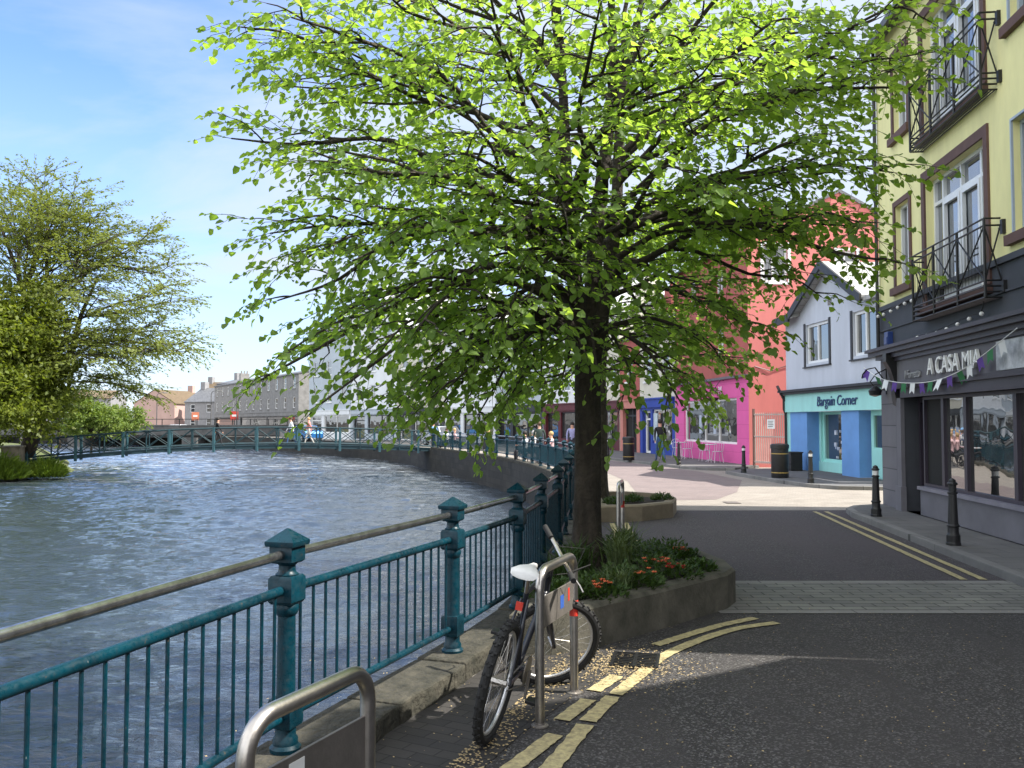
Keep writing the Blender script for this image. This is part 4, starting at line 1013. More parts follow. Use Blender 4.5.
for w in GW:
    window(sb, Ps, *w, vs=(.42,), fw=.08); trim(sb, 'window_surround', Ps, [(w[0]-.12,w[0],-.04,.0,w[2]-.1,w[3]+.1),(w[1],w[1]+.12,-.04,.0,w[2]-.1,w[3]+.1),(w[0],w[1],-.04,.0,w[3],w[3]+.1),(w[0],w[1],-.06,.0,w[2]-.1,w[2])], M_pvc)
roof_along(sb, 0, SL, 0, SD, SE, SG, M_slate, .18)
q = MB(); q.box(1.5,2.4,SD/2-.5,SD/2+.5,SE+1.2,SE+SG+1.1); q.build('chimney', M_salm, sb)
m = MB(); PW = (1.25,7.85,.85,2.72,.2); wall(m, Pfront, 0, SL, .1, 3.5, [PW]); m.build('shopfront_wall', M_pnk, sb, recalc=False)
trim(sb, 'ledge', Pfront, [(-.05,SL+.05,-.16,.0,3.5,3.6)], mat('ledge_grey', (.14,.12,.14), .7))
window(sb, Pfront, 1.25, 7.85, .85, 2.72, d=.14, fw=.09, vs=(.40,.66), fm=M_white, gm=M_glassb, name='shop_window')
for a in (3.55, 5.35): q = MB(); q.box(a,a+.28,-.06,-.02,1.25,2.05); q.build('menu_board', mat('menu_pale', (.45,.5,.58), .5), sb)
M_lp = mat('letter_pink_white', (.8,.7,.75), .5, .1, bmp=0)
text(sb, 'lettering', 'l', 2.0, 2.86, .5, M_lp, d=-.03); text(sb, 'lettering', 'Aroma', 3.0, 2.90, .5, M_lp, d=-.03, sx=1.0); text(sb, 'lettering', 'M', 5.9, 2.9, .5, M_lp, d=-.03)
q = MB(); q.box(2.35,2.75,-.04,-.0,3.03,3.07); q.box(5.35,5.75,-.04,-.0,3.03,3.07); q.build('lettering_dash', M_lp, sb)
q = MB(); q.tube([(SL+.01,.25,3.9),(SL+.03,.9,3.72),(SL+.03,1.6,3.95),(SL+.03,2.4,3.85),(SL+.03,2.4,.1)], .014, 5); q.build('cable', M_gut, sb)
q = MB(); q.tube([(.25,-.07,3.6),(.25,-.07,SE)], .045, 8); q.build('drainpipe', M_gut, sb, smooth=True)
q = MB(); q.tube([(-.05,-.22,SE-.05),(SL+.05,-.22,SE-.05)], .06, 8); q.build('gutter', M_gut, sb, smooth=True)
# wall camera lamp on the gable corner
q = MB(); q.tube([(SL-.02,.02,4.1),(SL-.05,-.25,4.12),(SL-.1,-.4,4.0)], .03, 6); q.ball((SL-.1,-.42,3.97), .09, 8, 6); q.build('wall_lamp', M_white, sb)
def wp2(frame, a, d, z): v = Matrix.Rotation(frame.rotation_euler.z, 3, 'Z') @ Vector((a, d, 0)); return Vector((frame.location.x+v.x, frame.location.y+v.y, z))
# hanging basket
t = thing('hanging_basket', 'hanging basket of dark red flowers above the pink cafe window', 'hanging basket', tuple(wp2(sb, 6.5, -.45, 2.75)))
b = MB(); b.tube([(0,0,.35),(.3,.05,.75),(.42,.0,.72)], .015, 5); b.lathe([(.03,-.18),(.16,-.1),(.2,0),(.18,.01)], 10); b.build('basket', M_black, t)
b = MB(); rnd = random.Random(4)
for i in range(260):
    v = Vector((rnd.gauss(0,1), rnd.gauss(0,1), rnd.gauss(0,1))).normalized()*rnd.uniform(.15,.3); leaf_quad(b, v+Vector((0,0,.08)), v, .05, .08, rnd, 1 if rnd.random() < .3 else 0)
b.build('foliage', [M_lf, mat('basket_bloom', (.25,.02,.05), .7, .2, bmp=0)], t, recalc=False)
# bistro set
M_bis = mat('bistro_metal', (.62,.60,.62), .4, .1, metal=.2, bmp=0)
def chair(loc, rz, label):
    t = thing('cafe_chair', label, 'chair', loc, rz, 'pale metal chairs outside the pink cafe')
    b = MB(); b.lathe([(.20,.445),(.21,.455),(.20,.465)], 14); b.build('seat', M_bis, t)
    b = MB(); b.tube([(.16,-.17,.45),(.24,-.2,.75),(.2,-.12,.84),(.27,0,.86),(.2,.12,.84),(.24,.2,.75),(.16,.17,.45)], .012, 6)
    for y in (-.1,0,.1): b.tube([(.19,y,.45),(.25,y,.84)], .008, 5)
    b.build('backrest', M_bis, t)
    for sx, sy in ((1,1),(1,-1),(-1,1),(-1,-1)): MB().tube([(.14*sx,.14*sy,.45),(.2*sx,.19*sy,0)], .012, 6).build('leg', M_bis, t)
def table(loc, label):
    t = thing('cafe_table', label, 'table', loc, 0, 'small cafe tables outside the pink cafe')
    b = MB(); b.lathe([(.3,.71),(.31,.72),(.3,.735)], 18); b.build('table_top', M_bis, t)
    b = MB(); b.tube([(0,0,.05),(0,0,.71)], .02, 8)
    for k in range(3): a = k*2.09; b.tube([(0,0,.12),(.25*math.cos(a),.25*math.sin(a),.0)], .014, 6)
    b.build('pedestal', M_bis, t)
for a, lab, dr in ((1.9,'left chair of the left table outside the pink cafe', 3.14),(3.3,'right chair of the left table outside the pink cafe', 0),(5.6,'left chair of the right table outside the pink cafe', 3.14),(7.1,'right chair of the right table, nearest the pink corner', 0)):
    p = wp2(sb, a, -.55, .1); chair(tuple(p), sb.rotation_euler.z+dr, lab)
for a, lab in ((2.6,'small metal table left of the pink cafe window'),(6.35,'small metal table right, under the pink cafe window')): table(tuple(wp2(sb, a, -.6, .1)), lab)

# ------------------------------------------------------------------ small shops and terraces up the street
def row_house(name, label, far, near, cols, H, floors=(), bays=2, dp=7., gh=1.8, shopH=3.0, dooronly=False, win=(.95,1.5), frame=None, roofm=None, chim=True, group=None, trimm=None, chm=None):
    """cols = (upper wall, shopfront wall, shop frame)"""
    t, Ln = building(name, label, far, near, group=group)
    up, lo, fr = cols; m = MB(); hs = []
    for zb in floors:
        for i in range(bays):
            c = Ln*(i+.5)/bays; hs.append((c-win[0]/2, c+win[0]/2, zb, zb+win[1]))
    wall(m, Pfront, 0, Ln, shopH, H, hs, .12); body_rest(m, Ln, dp, H, gh); m.build('wall', up, t, recalc=False)
    for h in hs:
        window(t, Pfront, *h, d=.1, fw=.07, vs=(), hs=(.5,), fm=frame or M_pvc)
    for h in hs: trim(t, 'window_sill', Pfront, [(h[0]-.08, h[1]+.08, -.08, .0, h[2]-.1, h[2]-.001)], trimm or M_white)
    roof_along(t, 0, Ln, 0, dp, H, gh, roofm or M_slate, .15)
    if chim:
        q = MB(); q.box(-.02,.9,dp/2-.7,dp/2+.7,H+gh-.6,H+gh+1.2)
        for k in range(3): q.lathe([(.13,0),(.11,.45)], 8, (.45, dp/2-.45+k*.45, H+gh+1.2))
        q.build('chimney', chm or up, t)
    if dooronly: sh_ = [(Ln*.15, Ln*.85, .1, 2.6, .3)]
    else: sh_ = [(.35, Ln*.32, .1, 2.35, .25), (Ln*.38, Ln-.35, .65, 2.4, .18)]
    m = MB(); wall(m, Pfront, 0, Ln, 0, shopH, sh_); m.build('shopfront_wall', lo, t, recalc=False)
    window(t, Pfront, *sh_[0][:4], d=.25, fw=.12, hs=(.8,), vs=(.5,) if dooronly else (), fm=fr, gm=M_dark_in if dooronly else M_glassb, name='door')
    if not dooronly: window(t, Pfront, *sh_[1][:4], d=.15, fw=.08, vs=(.5,), fm=fr, gm=M_glassb, name='shop_window')
    trim(t, 'fascia', Pfront, [(.1,Ln-.1,-.1,.0,2.5,shopH-.08),(0,Ln,-.16,.0,shopH-.08,shopH)], lo)
    return t, Ln
M_navy = mat('shop_blue', (.02,.05,.32), .6, .15, 2.); M_dkr = mat('dark_red_paint', (.10,.015,.02), .6, .15, 2.); M_pch = mat('peach_paint', (.52,.20,.16), .7, .15, 2.)
M_cream = mat('cream_render', (.60,.57,.47), .85, .12, 1.); M_wht = mat('white_render', (.70,.72,.74), .85, .1, 1.); M_stn = mat('grey_stone_wall', (.22,.215,.21))
M_bgr = mat('pale_blue_grey', (.42,.47,.52), .85, .1, 1.)
bs, _ = row_house('blue_shop', 'low shop with bright blue front left of the pink cafe', (6.92,47.6), (7.95,42.95), (M_cream, M_navy, M_white), 6.2, (3.9,), 2)
q = MB(); q.box(2.1,2.6,-.06,-.02,.8,2.2); q.build('poster', mat('poster_pale', (.5,.58,.62), .6), bs)
row_house('peach_doorway_house', 'narrow house with peach framed dark glazed entrance', (6.2,50.5), (6.9,47.65), (M_drd, M_pch, M_gut), 6.4, (4.0,), 1, dooronly=True)
row_house('dark_red_shop', 'shop with dark maroon front just right of the linden trunk', (5.1,55.), (6.17,50.55), (M_cream, M_dkr, M_gut), 7.5, (3.9,), 2)
specs = [((2.2,61.5),(5.05,55.1),(M_wht,M_dkr,M_gut),9.2,'white three storey house with a dark red ground floor behind the cafe crowd'),
 ((-1.2,67.5),(2.15,61.55),(M_bgr,M_gut,M_gut),8.8,'pale blue grey house with a black shopfront behind the cafe crowd'),
 ((-5.6,74),(-1.25,67.55),(M_wht,M_wht,M_gut),9.8,'white house with white columned shopfront half hidden by linden leaves'),
 ((-10.5,80.5),(-5.65,74.05),(M_cream,M_gut,M_white),9.4,'cream house with black shopfront up the riverside street'),
 ((-16.,87.5),(-10.55,80.55),(M_wht,M_bgr,M_gut),12.2,'tall white house with pale blue ground floor above the quay'),
 ((-21.8,94.5),(-16.05,87.55),(M_bgr,M_wht,M_white),10.6,'pale blue house with white arcaded ground floor above the quay')]
for i, (f, n, c, H, lab) in enumerate(specs):
    row_house('terrace_house', lab, f, n, c, H, (3.8, 6.6)+((9.3,) if H > 11.8 else ()), 3, dp=8., gh=2.2, group='tall pale houses along the far quay')
# long grey terrace
row_house('stone_terrace', 'long grey three storey stone terrace with many small windows at the river bend', (-47,139), (-24.5,101), (M_stn,M_stn,M_gut), 8.2 - .9, (1.2,4.0,6.8) and (3.4,5.7), 12, dp=9., gh=1.0, win=(1.0,1.3), frame=M_white, trimm=M_stn)
# distant skyline
def cottage(name, label, far, near, H, m, roofm, gh=2.2, bays=3, dp=8., chim=True):
    t, Ln = building(name, label, far, near); b = MB(); hs = []
    for zb in ((1.,) if H < 4 else (.9, 3.4)):
        for i in range(bays): c = Ln*(i+.5)/bays; hs.append((c-.5, c+.5, zb, zb+1.4))
    wall(b, Pfront, 0, Ln, 0, H, hs, .12); body_rest(b, Ln, dp, H, gh); b.build('wall', m, t, recalc=False)
    for h in hs: window(t, Pfront, *h, d=.1, fw=.08, hs=(.5,))
    roof_along(t, 0, Ln, 0, dp, H, gh, roofm, .2)
    if chim: q = MB(); q.box(.1,1.1,dp/2-.5,dp/2+.5,H+gh-.5,H+gh+1.2); q.build('chimney', m, t)
M_pkc = mat('pale_pink_render', (.42,.29,.26), .9, .15, .6); M_brt = mat('brown_tiles', (.12,.085,.05), .9, .3, 2.); M_dgr = mat('grey_pebbledash', (.24,.24,.25), .95, .2, 2.)
cottage('pink_house', 'small pale pink gabled house on the far skyline', (-64.5,168), (-67,156), 5., M_pkc, M_brt, 2.4, 3)
cottage('brown_roofed_house', 'house with a broad brown tiled roof behind the pink skyline house', (-64,176), (-50,172), 5.6, M_dgr, M_brt, 4.2, 4, 11.)
cottage('grey_house', 'plain grey house left of the stone block on the skyline', (-56.5,152), (-50,149), 5.2, M_dgr, M_slate, 2.4, 2)
cottage('grey_house', 'low grey house with a steep slate roof in the middle of the skyline', (-50.5,156), (-45,152), 5.8, M_stn, M_slate, 2.6, 2)
cottage('stone_block_house', 'square stone building with a chimney beside the long terrace', (-49,146), (-44.5,141.5), 8.0, M_dgr, M_slate, .8, 2, 7.)
cottage('far_warehouse', 'long low dark building behind the left bank trees', (-112,150), (-72,158), 6.0, M_dgr, M_brt, 1.5, 9, 12.)
cottage('left_far_house', 'small grey house at the far left behind the foliage', (-92,130), (-80,133), 5.0, M_stn, M_slate, 2., 3, 8.)

# ------------------------------------------------------------------ street lamps, signs, poles far away
def pole(x, y, h, label, sign=None, kind='street_lamp'):
    t = thing(kind, label, 'street lamp' if kind == 'street_lamp' else 'sign post', (x, y, 0))
    MB().tube([(0,0,0),(0,0,h*.6),(0,0,h)], [.09,.07,.05], 8).build('pole', M_dark, t)
    if kind == 'street_lamp':
        MB().tube([(0,0,h),(.3,-.1,h+.25),(1.1,-.3,h+.3)], .04, 6).build('arm', M_dark, t); q = MB(); q.box(.9,1.5,-.45,-.2,h+.22,h+.34); q.build('lamp_head', M_stn, t, bevel=.03)
    else:
        q = MB(); q.box(-.5,.5,-.06,-.03,h-1.2,h-.1); q.build('sign_panel', sign, t)
        q = MB(); q.box(-.3,.3,-.07,-.062,h-.75,h-.5); q.build('sign_bar', M_white, t)
M_sgr = mat('sign_red', (.6,.05,.03), .5, .1, bmp=0); M_sgo = mat('sign_orange', (.65,.2,.1), .5, .1, bmp=0)
pole(-61,125,5.0,'slim dark street lamp left of the pink skyline house'); pole(-35,112,5.2,'street lamp in front of the long stone terrace'); pole(-40,117,5.6,'street lamp between the skyline houses and the stone terrace')
pole(-48,119,5.4,'street lamp in front of the low grey skyline house'); pole(-77,118,5.,'street lamp at the left end of the road bridge')
pole(-35.5,112.6,3.2,'post with a red square sign by the long stone terrace', M_sgr, 'sign_post'); pole(-43.5,121,3.2,'post with an orange sign in front of the grey skyline houses', M_sgo, 'sign_post')

# ------------------------------------------------------------------ cars
def car(loc, rz, label, c):
    t = thing('parked_car', label, 'car', loc, rz); mm = mat('car_'+c[0], c[1], .3, .05, metal=.2, bmp=0)
    prof = [(-2.0,.35),(-2.05,.75),(-1.9,.95),(-1.2,1.0),(-.75,1.42),(.65,1.45),(1.2,1.02),(1.9,.9),(2.02,.6),(1.98,.35)]
    b = MB(); k = len(prof)
    for y, s_ in ((-.82,1),(-.86,1),(.86,1),(.82,1)):
        b.v += [(p[0]*(1 if abs(y) < .85 else .985), y*(.86 if p[1] > 1.1 else 1), p[1]) for p in prof]
    for r_ in range(3):
        for i in range(k): j = (i+1) % k; b.f.append((r_*k+i, r_*k+j, r_*k+k+j, r_*k+k+i)); b.mi.append(0)
    b.f.append(tuple(range(k))); b.f.append(tuple(range(3*k, 4*k))); b.mi += [0,0]; b.build('body', mm, t, bevel=.03)
    q = MB()
    for s_ in (-1, 1):
        q.poly([(-1.05,.845*s_,1.04),(1.05,.845*s_,1.04),(.62,.752*s_,1.36),(-.7,.752*s_,1.36)])
    q.poly([(1.22,-.7,1.04),(1.22,.7,1.04),(.72,.65,1.42),(.72,-.65,1.42)]); q.poly([(-1.25,-.7,1.04),(-1.25,.7,1.04),(-.83,.65,1.40),(-.83,-.65,1.40)])
    q.build('windows', M_glassb, t, recalc=False)
    for x in (-1.25, 1.25):
        for y in (-.78, .78):
            w_ = MB(); w_.tube([(x,y-.1,.32),(x,y+.1,.32)], .32, 14); ty = w_.build('wheel', M_rub, t); w_ = MB(); w_.tube([(x,y-.11,.32),(x,y+.11,.32)], .19, 10); w_.build('rim', M_steel, ty)
    q = MB(); q.box(2.0,2.03,-.7,-.4,.6,.72); q.box(2.0,2.03,.4,.7,.6,.72); q.build('headlight', M_white, t)
car((-18.5,79,0), R(125), 'blue car parked on the quay beyond the right part of the footbridge', ('blue', (.03,.16,.42)))
car((-43,113.5,-.0), R(165), 'white car crossing the far road bridge', ('white', (.7,.7,.7)))
car((-5.0,64,0), R(120), 'silver car parked along the quay behind the cafe railing', ('silver', (.45,.47,.5)))

# ------------------------------------------------------------------ people
M_skin = mat('skin', (.50,.28,.20), .6, .1, bmp=0)
def clothm(n, c): return mat('cloth_'+n, c, .9, .2, 6., bmp=.1)
def person(loc, rz, label, top, legs, hair, pose='stand', shoes=(.03,.03,.03), extra=None, parentless=True):
    t = thing('person', label, 'person', loc, rz)
    J = {}
    if pose == 'sit':
        J = dict(pel=(0,0,.50), wst=(-.02,0,.68), chs=(-.03,0,.92), nck=(-.02,0,1.07), hd0=(.0,0,1.13), hd1=(.015,0,1.24))
        for s_, n in ((1,'l'),(-1,'r')):
            J[n+'h'] = (0,.10*s_,.50); J[n+'k'] = (.42,.13*s_,.50); J[n+'a'] = (.40,.13*s_,.09); J[n+'f'] = (.54,.14*s_,.04)
            J[n+'s'] = (-.03,.19*s_,1.00); J[n+'e'] = (.08,.24*s_,.76); J[n+'w'] = (.30,.16*s_,.74); J[n+'d'] = (.38,.13*s_,.75)
    else:
        wk = .22 if pose == 'walk' else .03
        J = dict(pel=(0,0,.93), wst=(0,0,1.10), chs=(-.01,0,1.32), nck=(0,0,1.46), hd0=(.02,0,1.53), hd1=(.03,0,1.64))
        for s_, n in ((1,'l'),(-1,'r')):
            k = s_*wk; J[n+'h'] = (0,.09*s_,.92); J[n+'k'] = (k*.7+.03,.10*s_,.50); J[n+'a'] = (k*1.2-(.08 if k < 0 else 0),.10*s_,.09 if k > -.1 else .13); J[n+'f'] = (k*1.2+.16-(.06 if k < 0 else 0),.11*s_,.04 if k > -.1 else .05)
            J[n+'s'] = (0,.19*s_,1.40); J[n+'e'] = (-k*.5,.25*s_,1.13); J[n+'w'] = (-k*.9+.08,.24*s_,.88); J[n+'d'] = (-k*.9+.12,.235*s_,.79)
    E = [('pel','wst',1),('wst','chs',1),('chs','nck',1),('nck','hd0',3),('hd0','hd1',3)]
    for n in 'lr': E += [('pel',n+'h',2),(n+'h',n+'k',2),(n+'k',n+'a',2),(n+'a',n+'f',4),('chs',n+'s',1),(n+'s',n+'e',1),(n+'e',n+'w',1),(n+'w',n+'d',3)]
    rad = dict(pel=(.16,.125), wst=(.145,.105), chs=(.165,.115), nck=(.06,.06), hd0=(.085,.075), hd1=(.085,.09))
    for n in 'lr': rad.update({n+'h':(.095,.09), n+'k':(.06,.06), n+'a':(.04,.04), n+'f':(.035,.03), n+'s':(.065,.06), n+'e':(.045,.045), n+'w':(.03,.028), n+'d':(.04,.02)})
    names = list(J); idx = {n: i for i, n in enumerate(names)}
    me = bpy.data.meshes.new('body'); me.from_pydata([J[n] for n in names], [(idx[a], idx[b]) for a, b, _ in E], [])
    o = bpy.data.objects.new('body_src', me); COL.objects.link(o); md = o.modifiers.new('s', 'SKIN'); ss = o.modifiers.new('u', 'SUBSURF'); ss.levels = 1
    for n in names:
        sv = me.skin_vertices[0].data[idx[n]]; sv.radius = rad[n]; sv.use_root = (n == 'pel')
    dg = bpy.context.evaluated_depsgraph_get(); m2 = bpy.data.meshes.new_from_object(o.evaluated_get(dg)); bpy.data.objects.remove(o)
    m2.materials.clear()
    for q in (M_skin, clothm(*top), clothm(*legs), M_skin, mat('shoe_dark', shoes, .6, bmp=0)): m2.materials.append(q)
    for f in m2.polygons:
        c = f.center; best = (9, 0)
        for a, b, mi in E:
            A, B_ = Vector(J[a]), Vector(J[b]); u = B_-A; k = max(0, min(1, (c-A).dot(u)/u.dot(u))); d = (c-A-u*k).length
            if (a, b) == ('chs', 'nck') and k > .92: mi = 3
            if d < best[0]: best = (d, mi)
        f.material_index = best[1]; f.use_smooth = True
    bo = bpy.data.objects.new('body', m2); COL.objects.link(bo); bo.parent = t
    h = Vector(J['hd1']); q = MB(); q.ball((h.x-.025, h.y, h.z+.035), .105, 12, 8, sq=(1,.88,1.0)); q.build('hair', mat('hair_'+hair[0], hair[1], .7, .2, 30., bmp=.2), t, smooth=True)
    q = MB(); q.ball((h.x+.085, 0, h.z-.04), .016, 6, 5, sq=(1,.8,1.3)); q.build('nose', M_skin, t, smooth=True)
    if extra == 'backpack':
        q = MB(); q.box(-.30,-.12,-.16,.16,1.0,1.42); q.build('backpack', M_black, t, bevel=.05); 
    if extra == 'bag':
        q = MB(); q.box(-.08,.16,-.34,-.27,.95,1.25); q.build('shoulder_bag', M_stn, t, bevel=.02)
    return t
HB_, HD_, HG_, HW_ = ('brown',(.08,.045,.02)), ('black',(.015,.012,.01)), ('grey',(.4,.38,.36)), ('blond',(.45,.3,.13))
person((6.15,36.6,.1), R(95), 'man in black jacket and blue jeans walking away outside the blue shop', ('black',(.012,.012,.014)), ('denim',(.05,.11,.24)), HD_, 'walk', extra='bag')
pp = [((1.6,36.2),170,'sit',('pink',(.65,.42,.44)),HW_,'seated person in a pale pink top at the railing, nearest the trunk'),
 ((1.2,38.6),80,'stand',('dark green',(.03,.05,.04)),HB_,'person in a dark top standing behind the cafe railing'),
 ((.55,38.2),200,'sit',('white shirt',(.75,.77,.8)),HD_,'broad person in a white jacket with back to the railing'),
 ((.95,39.0),160,'sit',('white shirt',(.75,.77,.8)),HG_,'grey haired seated person in white beside the broad white jacket'),
 ((-1.2,44.5),60,'sit',('navy',(.03,.05,.12)),HW_,'fair haired seated person in navy at the middle of the railing'),
 ((-3.6,55.4),20,'sit',('pink',(.65,.42,.44)),HW_,'seated person in pink at the left cafe table'),
 ((-4.2,56.6),200,'sit',('white shirt',(.75,.77,.8)),HB_,'seated person in white at the left cafe table'),
 ((-5.4,60.5),90,'stand',('sky blue',(.2,.4,.7)),HG_,'person in a blue top walking at the end of the promenade'),
 ((2.9,42.5),260,'stand',('violet',(.3,.3,.5)),HD_,'person in a violet top standing right behind the railing near the trunk')]
for (x, y), a, po, tp, hr_, lab in pp:
    person((x, y, .0), R(a), lab, tp, ('charcoal',(.03,.03,.035)), hr_, po)
    if po == 'sit':
        s_ = thing('cafe_chair', 'dark cafe chair under the ' + {36.2: 'person in pale pink nearest the trunk', 38.2: 'person in the broad white jacket', 39.: 'grey haired person in white', 44.5: 'fair haired person in navy', 55.4: 'person in pink at the left table', 56.6: 'person in white at the left table'}[y], 'chair', (x, y, 0), R(a), 'dark chairs of the riverside cafe')
        b = MB(); b.box(-.2,.2,-.2,.2,.38,.41); b.build('seat', M_black, s_); b = MB(); b.box(-.24,-.21,-.2,.2,.41,.85); b.build('backrest', M_black, s_)
        for sx in (-1,1):
            for sy in (-1,1): MB().tube([(.18*sx,.18*sy,.38),(.2*sx,.2*sy,0)], .012, 5).build('leg', M_black, s_)
def deckpt(t, o): q = BA + bd*BL*t + bn*o; return (q.x, q.y, dz(t)+.0)
person(deckpt(.66, .9), R(200), 'person in a pale red top walking across the right part of the footbridge', ('coral',(.6,.22,.2)), ('pale trousers',(.5,.48,.45)), HW_, 'walk')
person(deckpt(.615, 1.2), R(200), 'person in white walking ahead on the right part of the footbridge', ('white shirt',(.75,.77,.8)), ('denim',(.05,.11,.24)), HB_, 'walk')
person(deckpt(.43, .9), R(20), 'person in dark clothes on the middle of the footbridge', ('black',(.012,.012,.014)), ('charcoal',(.03,.03,.035)), HD_, 'walk')
for (x, y, lab) in ((1.1,37.6,'round dark cafe table near the seated people in white'), (-3.9,56.0,'round dark cafe table at the left end of the promenade')):
    t = thing('cafe_table', lab, 'table', (x, y, 0)); b = MB(); b.lathe([(.35,.71),(.36,.72),(.35,.74)], 16); b.build('table_top', M_bis, t); b = MB(); b.lathe([(.2,0),(.2,.02),(.03,.04),(.025,.71)], 10); b.build('pedestal', M_black, t)
# ------------------------------------------------------------------ trees
class Leaves:
    def __init__(s): s.v = []; s.f = []
    def add(s, p, d, up, l, w, fold=.25, curl=.12):
        d = d.normalized(); sd = d.cross(up)
        if sd.length < 1e-4: sd = d.orthogonal()
        sd.normalize(); n = sd.cross(d)
        q = len(s.v); k = fold*w
        s.v += [tuple(p), tuple(p+d*l*.30+sd*w*.5+n*k), tuple(p+d*l*.72+sd*w*.36+n*(k*.6-curl*l*.5)), tuple(p+d*l-n*curl*l), tuple(p+d*l*.72-sd*w*.36+n*(k*.6-curl*l*.5)), tuple(p+d*l*.30-sd*w*.5+n*k), tuple(p+d*l*.5)]
        s.f += [(q, q+1, q+2, q+6), (q+6, q+2, q+3), (q, q+6, q+4, q+5), (q+6, q+3, q+4)]
    def quad(s, p, d, up, l, w):
        d = d.normalized(); sd = d.cross(up)
        if sd.length < 1e-4: sd = d.orthogonal()
        sd.normalize(); q = len(s.v)
        s.v += [tuple(p), tuple(p+d*l*.45+sd*w*.5), tuple(p+d*l), tuple(p+d*l*.45-sd*w*.5)]; s.f.append((q, q+1, q+2, q+3))
    def build(s, name, m, parent):
        me = bpy.data.meshes.new(name); me.from_pydata(s.v, [], s.f); me.materials.append(m)
        o = bpy.data.objects.new(name, me); COL.objects.link(o); o.parent = parent; return o
def rv(r, s=1.): return Vector((r.gauss(0, s), r.gauss(0, s), r.gauss(0, s)))
def curve_pts(a, b, arch, r, n=10, wob=.05):
    ln = (b-a).length; mid = a.lerp(b, .5)+Vector((0,0,arch*ln))+rv(r, wob*ln*.6)
    m1 = a.lerp(b, .22)+Vector((0,0,arch*ln*.75))+rv(r, wob*ln*.35); m3 = a.lerp(b, .8)+Vector((0,0,arch*ln*.55))+rv(r, wob*ln*.4)
    return catmull([a, m1, mid, m3, b], max(2, n//4))
def spray(wood, lv, P, r0, r, sec_gap, sec_len, twig_len, leaf_l, start=.2, leaf_gap=.055, flat=.55, droop=.25, simple=False, density=1.):
    tot = [0.]
    for i in range(1, len(P)): tot.append(tot[-1]+(P[i]-P[i-1]).length)
    T = tot[-1]; s = T*start; side = 1
    def at(q):
        i = max(j for j in range(len(P)-1) if tot[j] <= q); k = (q-tot[i])/(tot[i+1]-tot[i]); return P[i].lerp(P[i+1], k), (P[i+1]-P[i]).normalized()
    def twig(p, d, ln):
        e = p+d*ln+Vector((0,0,-droop*ln*.6)); mid = p+d*ln*.5+rv(r, ln*.05)
        wood.tube([p, mid, e], [.0035, .0028, .0015] if not simple else [.007,.005,.003], 3, caps=False)
        n = max(2, int(ln/leaf_gap)); sd2 = 1
        for i in range(n+1):
            if r.random() > density: continue
            k = (i+.3)/n; q = p.lerp(mid, k*2) if k < .5 else mid.lerp(e, min(1, k*2-1))
            dd = (d + Vector((d.y, -d.x, 0))*sd2*r.uniform(.5,1.3) + Vector((0,0,-r.uniform(.05,.75)))+rv(r, .25))
            up = Vector((0,0,1))+rv(r, .38); l = leaf_l*r.uniform(.45,1.2)
            if simple: lv.quad(q+rv(r, .04), dd, up+rv(r, .5), l, l*.5)
            else: lv.add(q+dd.normalized()*.015, dd, up, l, l*r.uniform(.78,.95), r.uniform(.05,.3), r.uniform(0,.3))
            sd2 = -sd2
    while s < T*.99:
        p, d = at(s); k = s/T; side = -side
        h = Vector((d.y, -d.x, 0)); h = h.normalized() if h.length > .2 else Vector((math.cos(r.uniform(0,6.3)), math.sin(r.uniform(0,6.3)), 0))
        dd = (d*r.uniform(.4,.9)+h*side*r.uniform(.6,1.1)+Vector((0,0,r.uniform(-.35,.55)*(1-flat)))+rv(r, .14)).normalized()
        ln = sec_len*r.uniform(.55,1.1)*(1-.55*k); e = p+dd*ln+Vector((0,0,-droop*ln*.4)); Q = curve_pts(p, e, .05, r, 6)
        rr = min(r0*.4, .012 if not simple else .035); wood.tube(Q, [rr*(1-.8*i/(len(Q)-1)) for i in range(len(Q))], 4, caps=False)
        n = max(2, int(ln/(twig_len*.38))); s2 = 1
        for i in range(1, n+1):
            q = Q[min(len(Q)-1, max(0, int(i/n*(len(Q)-1))))]; t = (Q[-1]-Q[0]).normalized(); hh = Vector((t.y, -t.x, 0))*s2; s2 = -s2
            twig(q, (t*r.uniform(.5,1)+hh*r.uniform(.3,.9)+rv(r, .2)).normalized(), twig_len*r.uniform(.6,1.1))
        twig(Q[-1], (Q[-1]-Q[-2]).normalized(), twig_len)
        s += sec_gap*r.uniform(.7,1.3)
    twig(P[-1], (P[-1]-P[-2]).normalized(), twig_len)
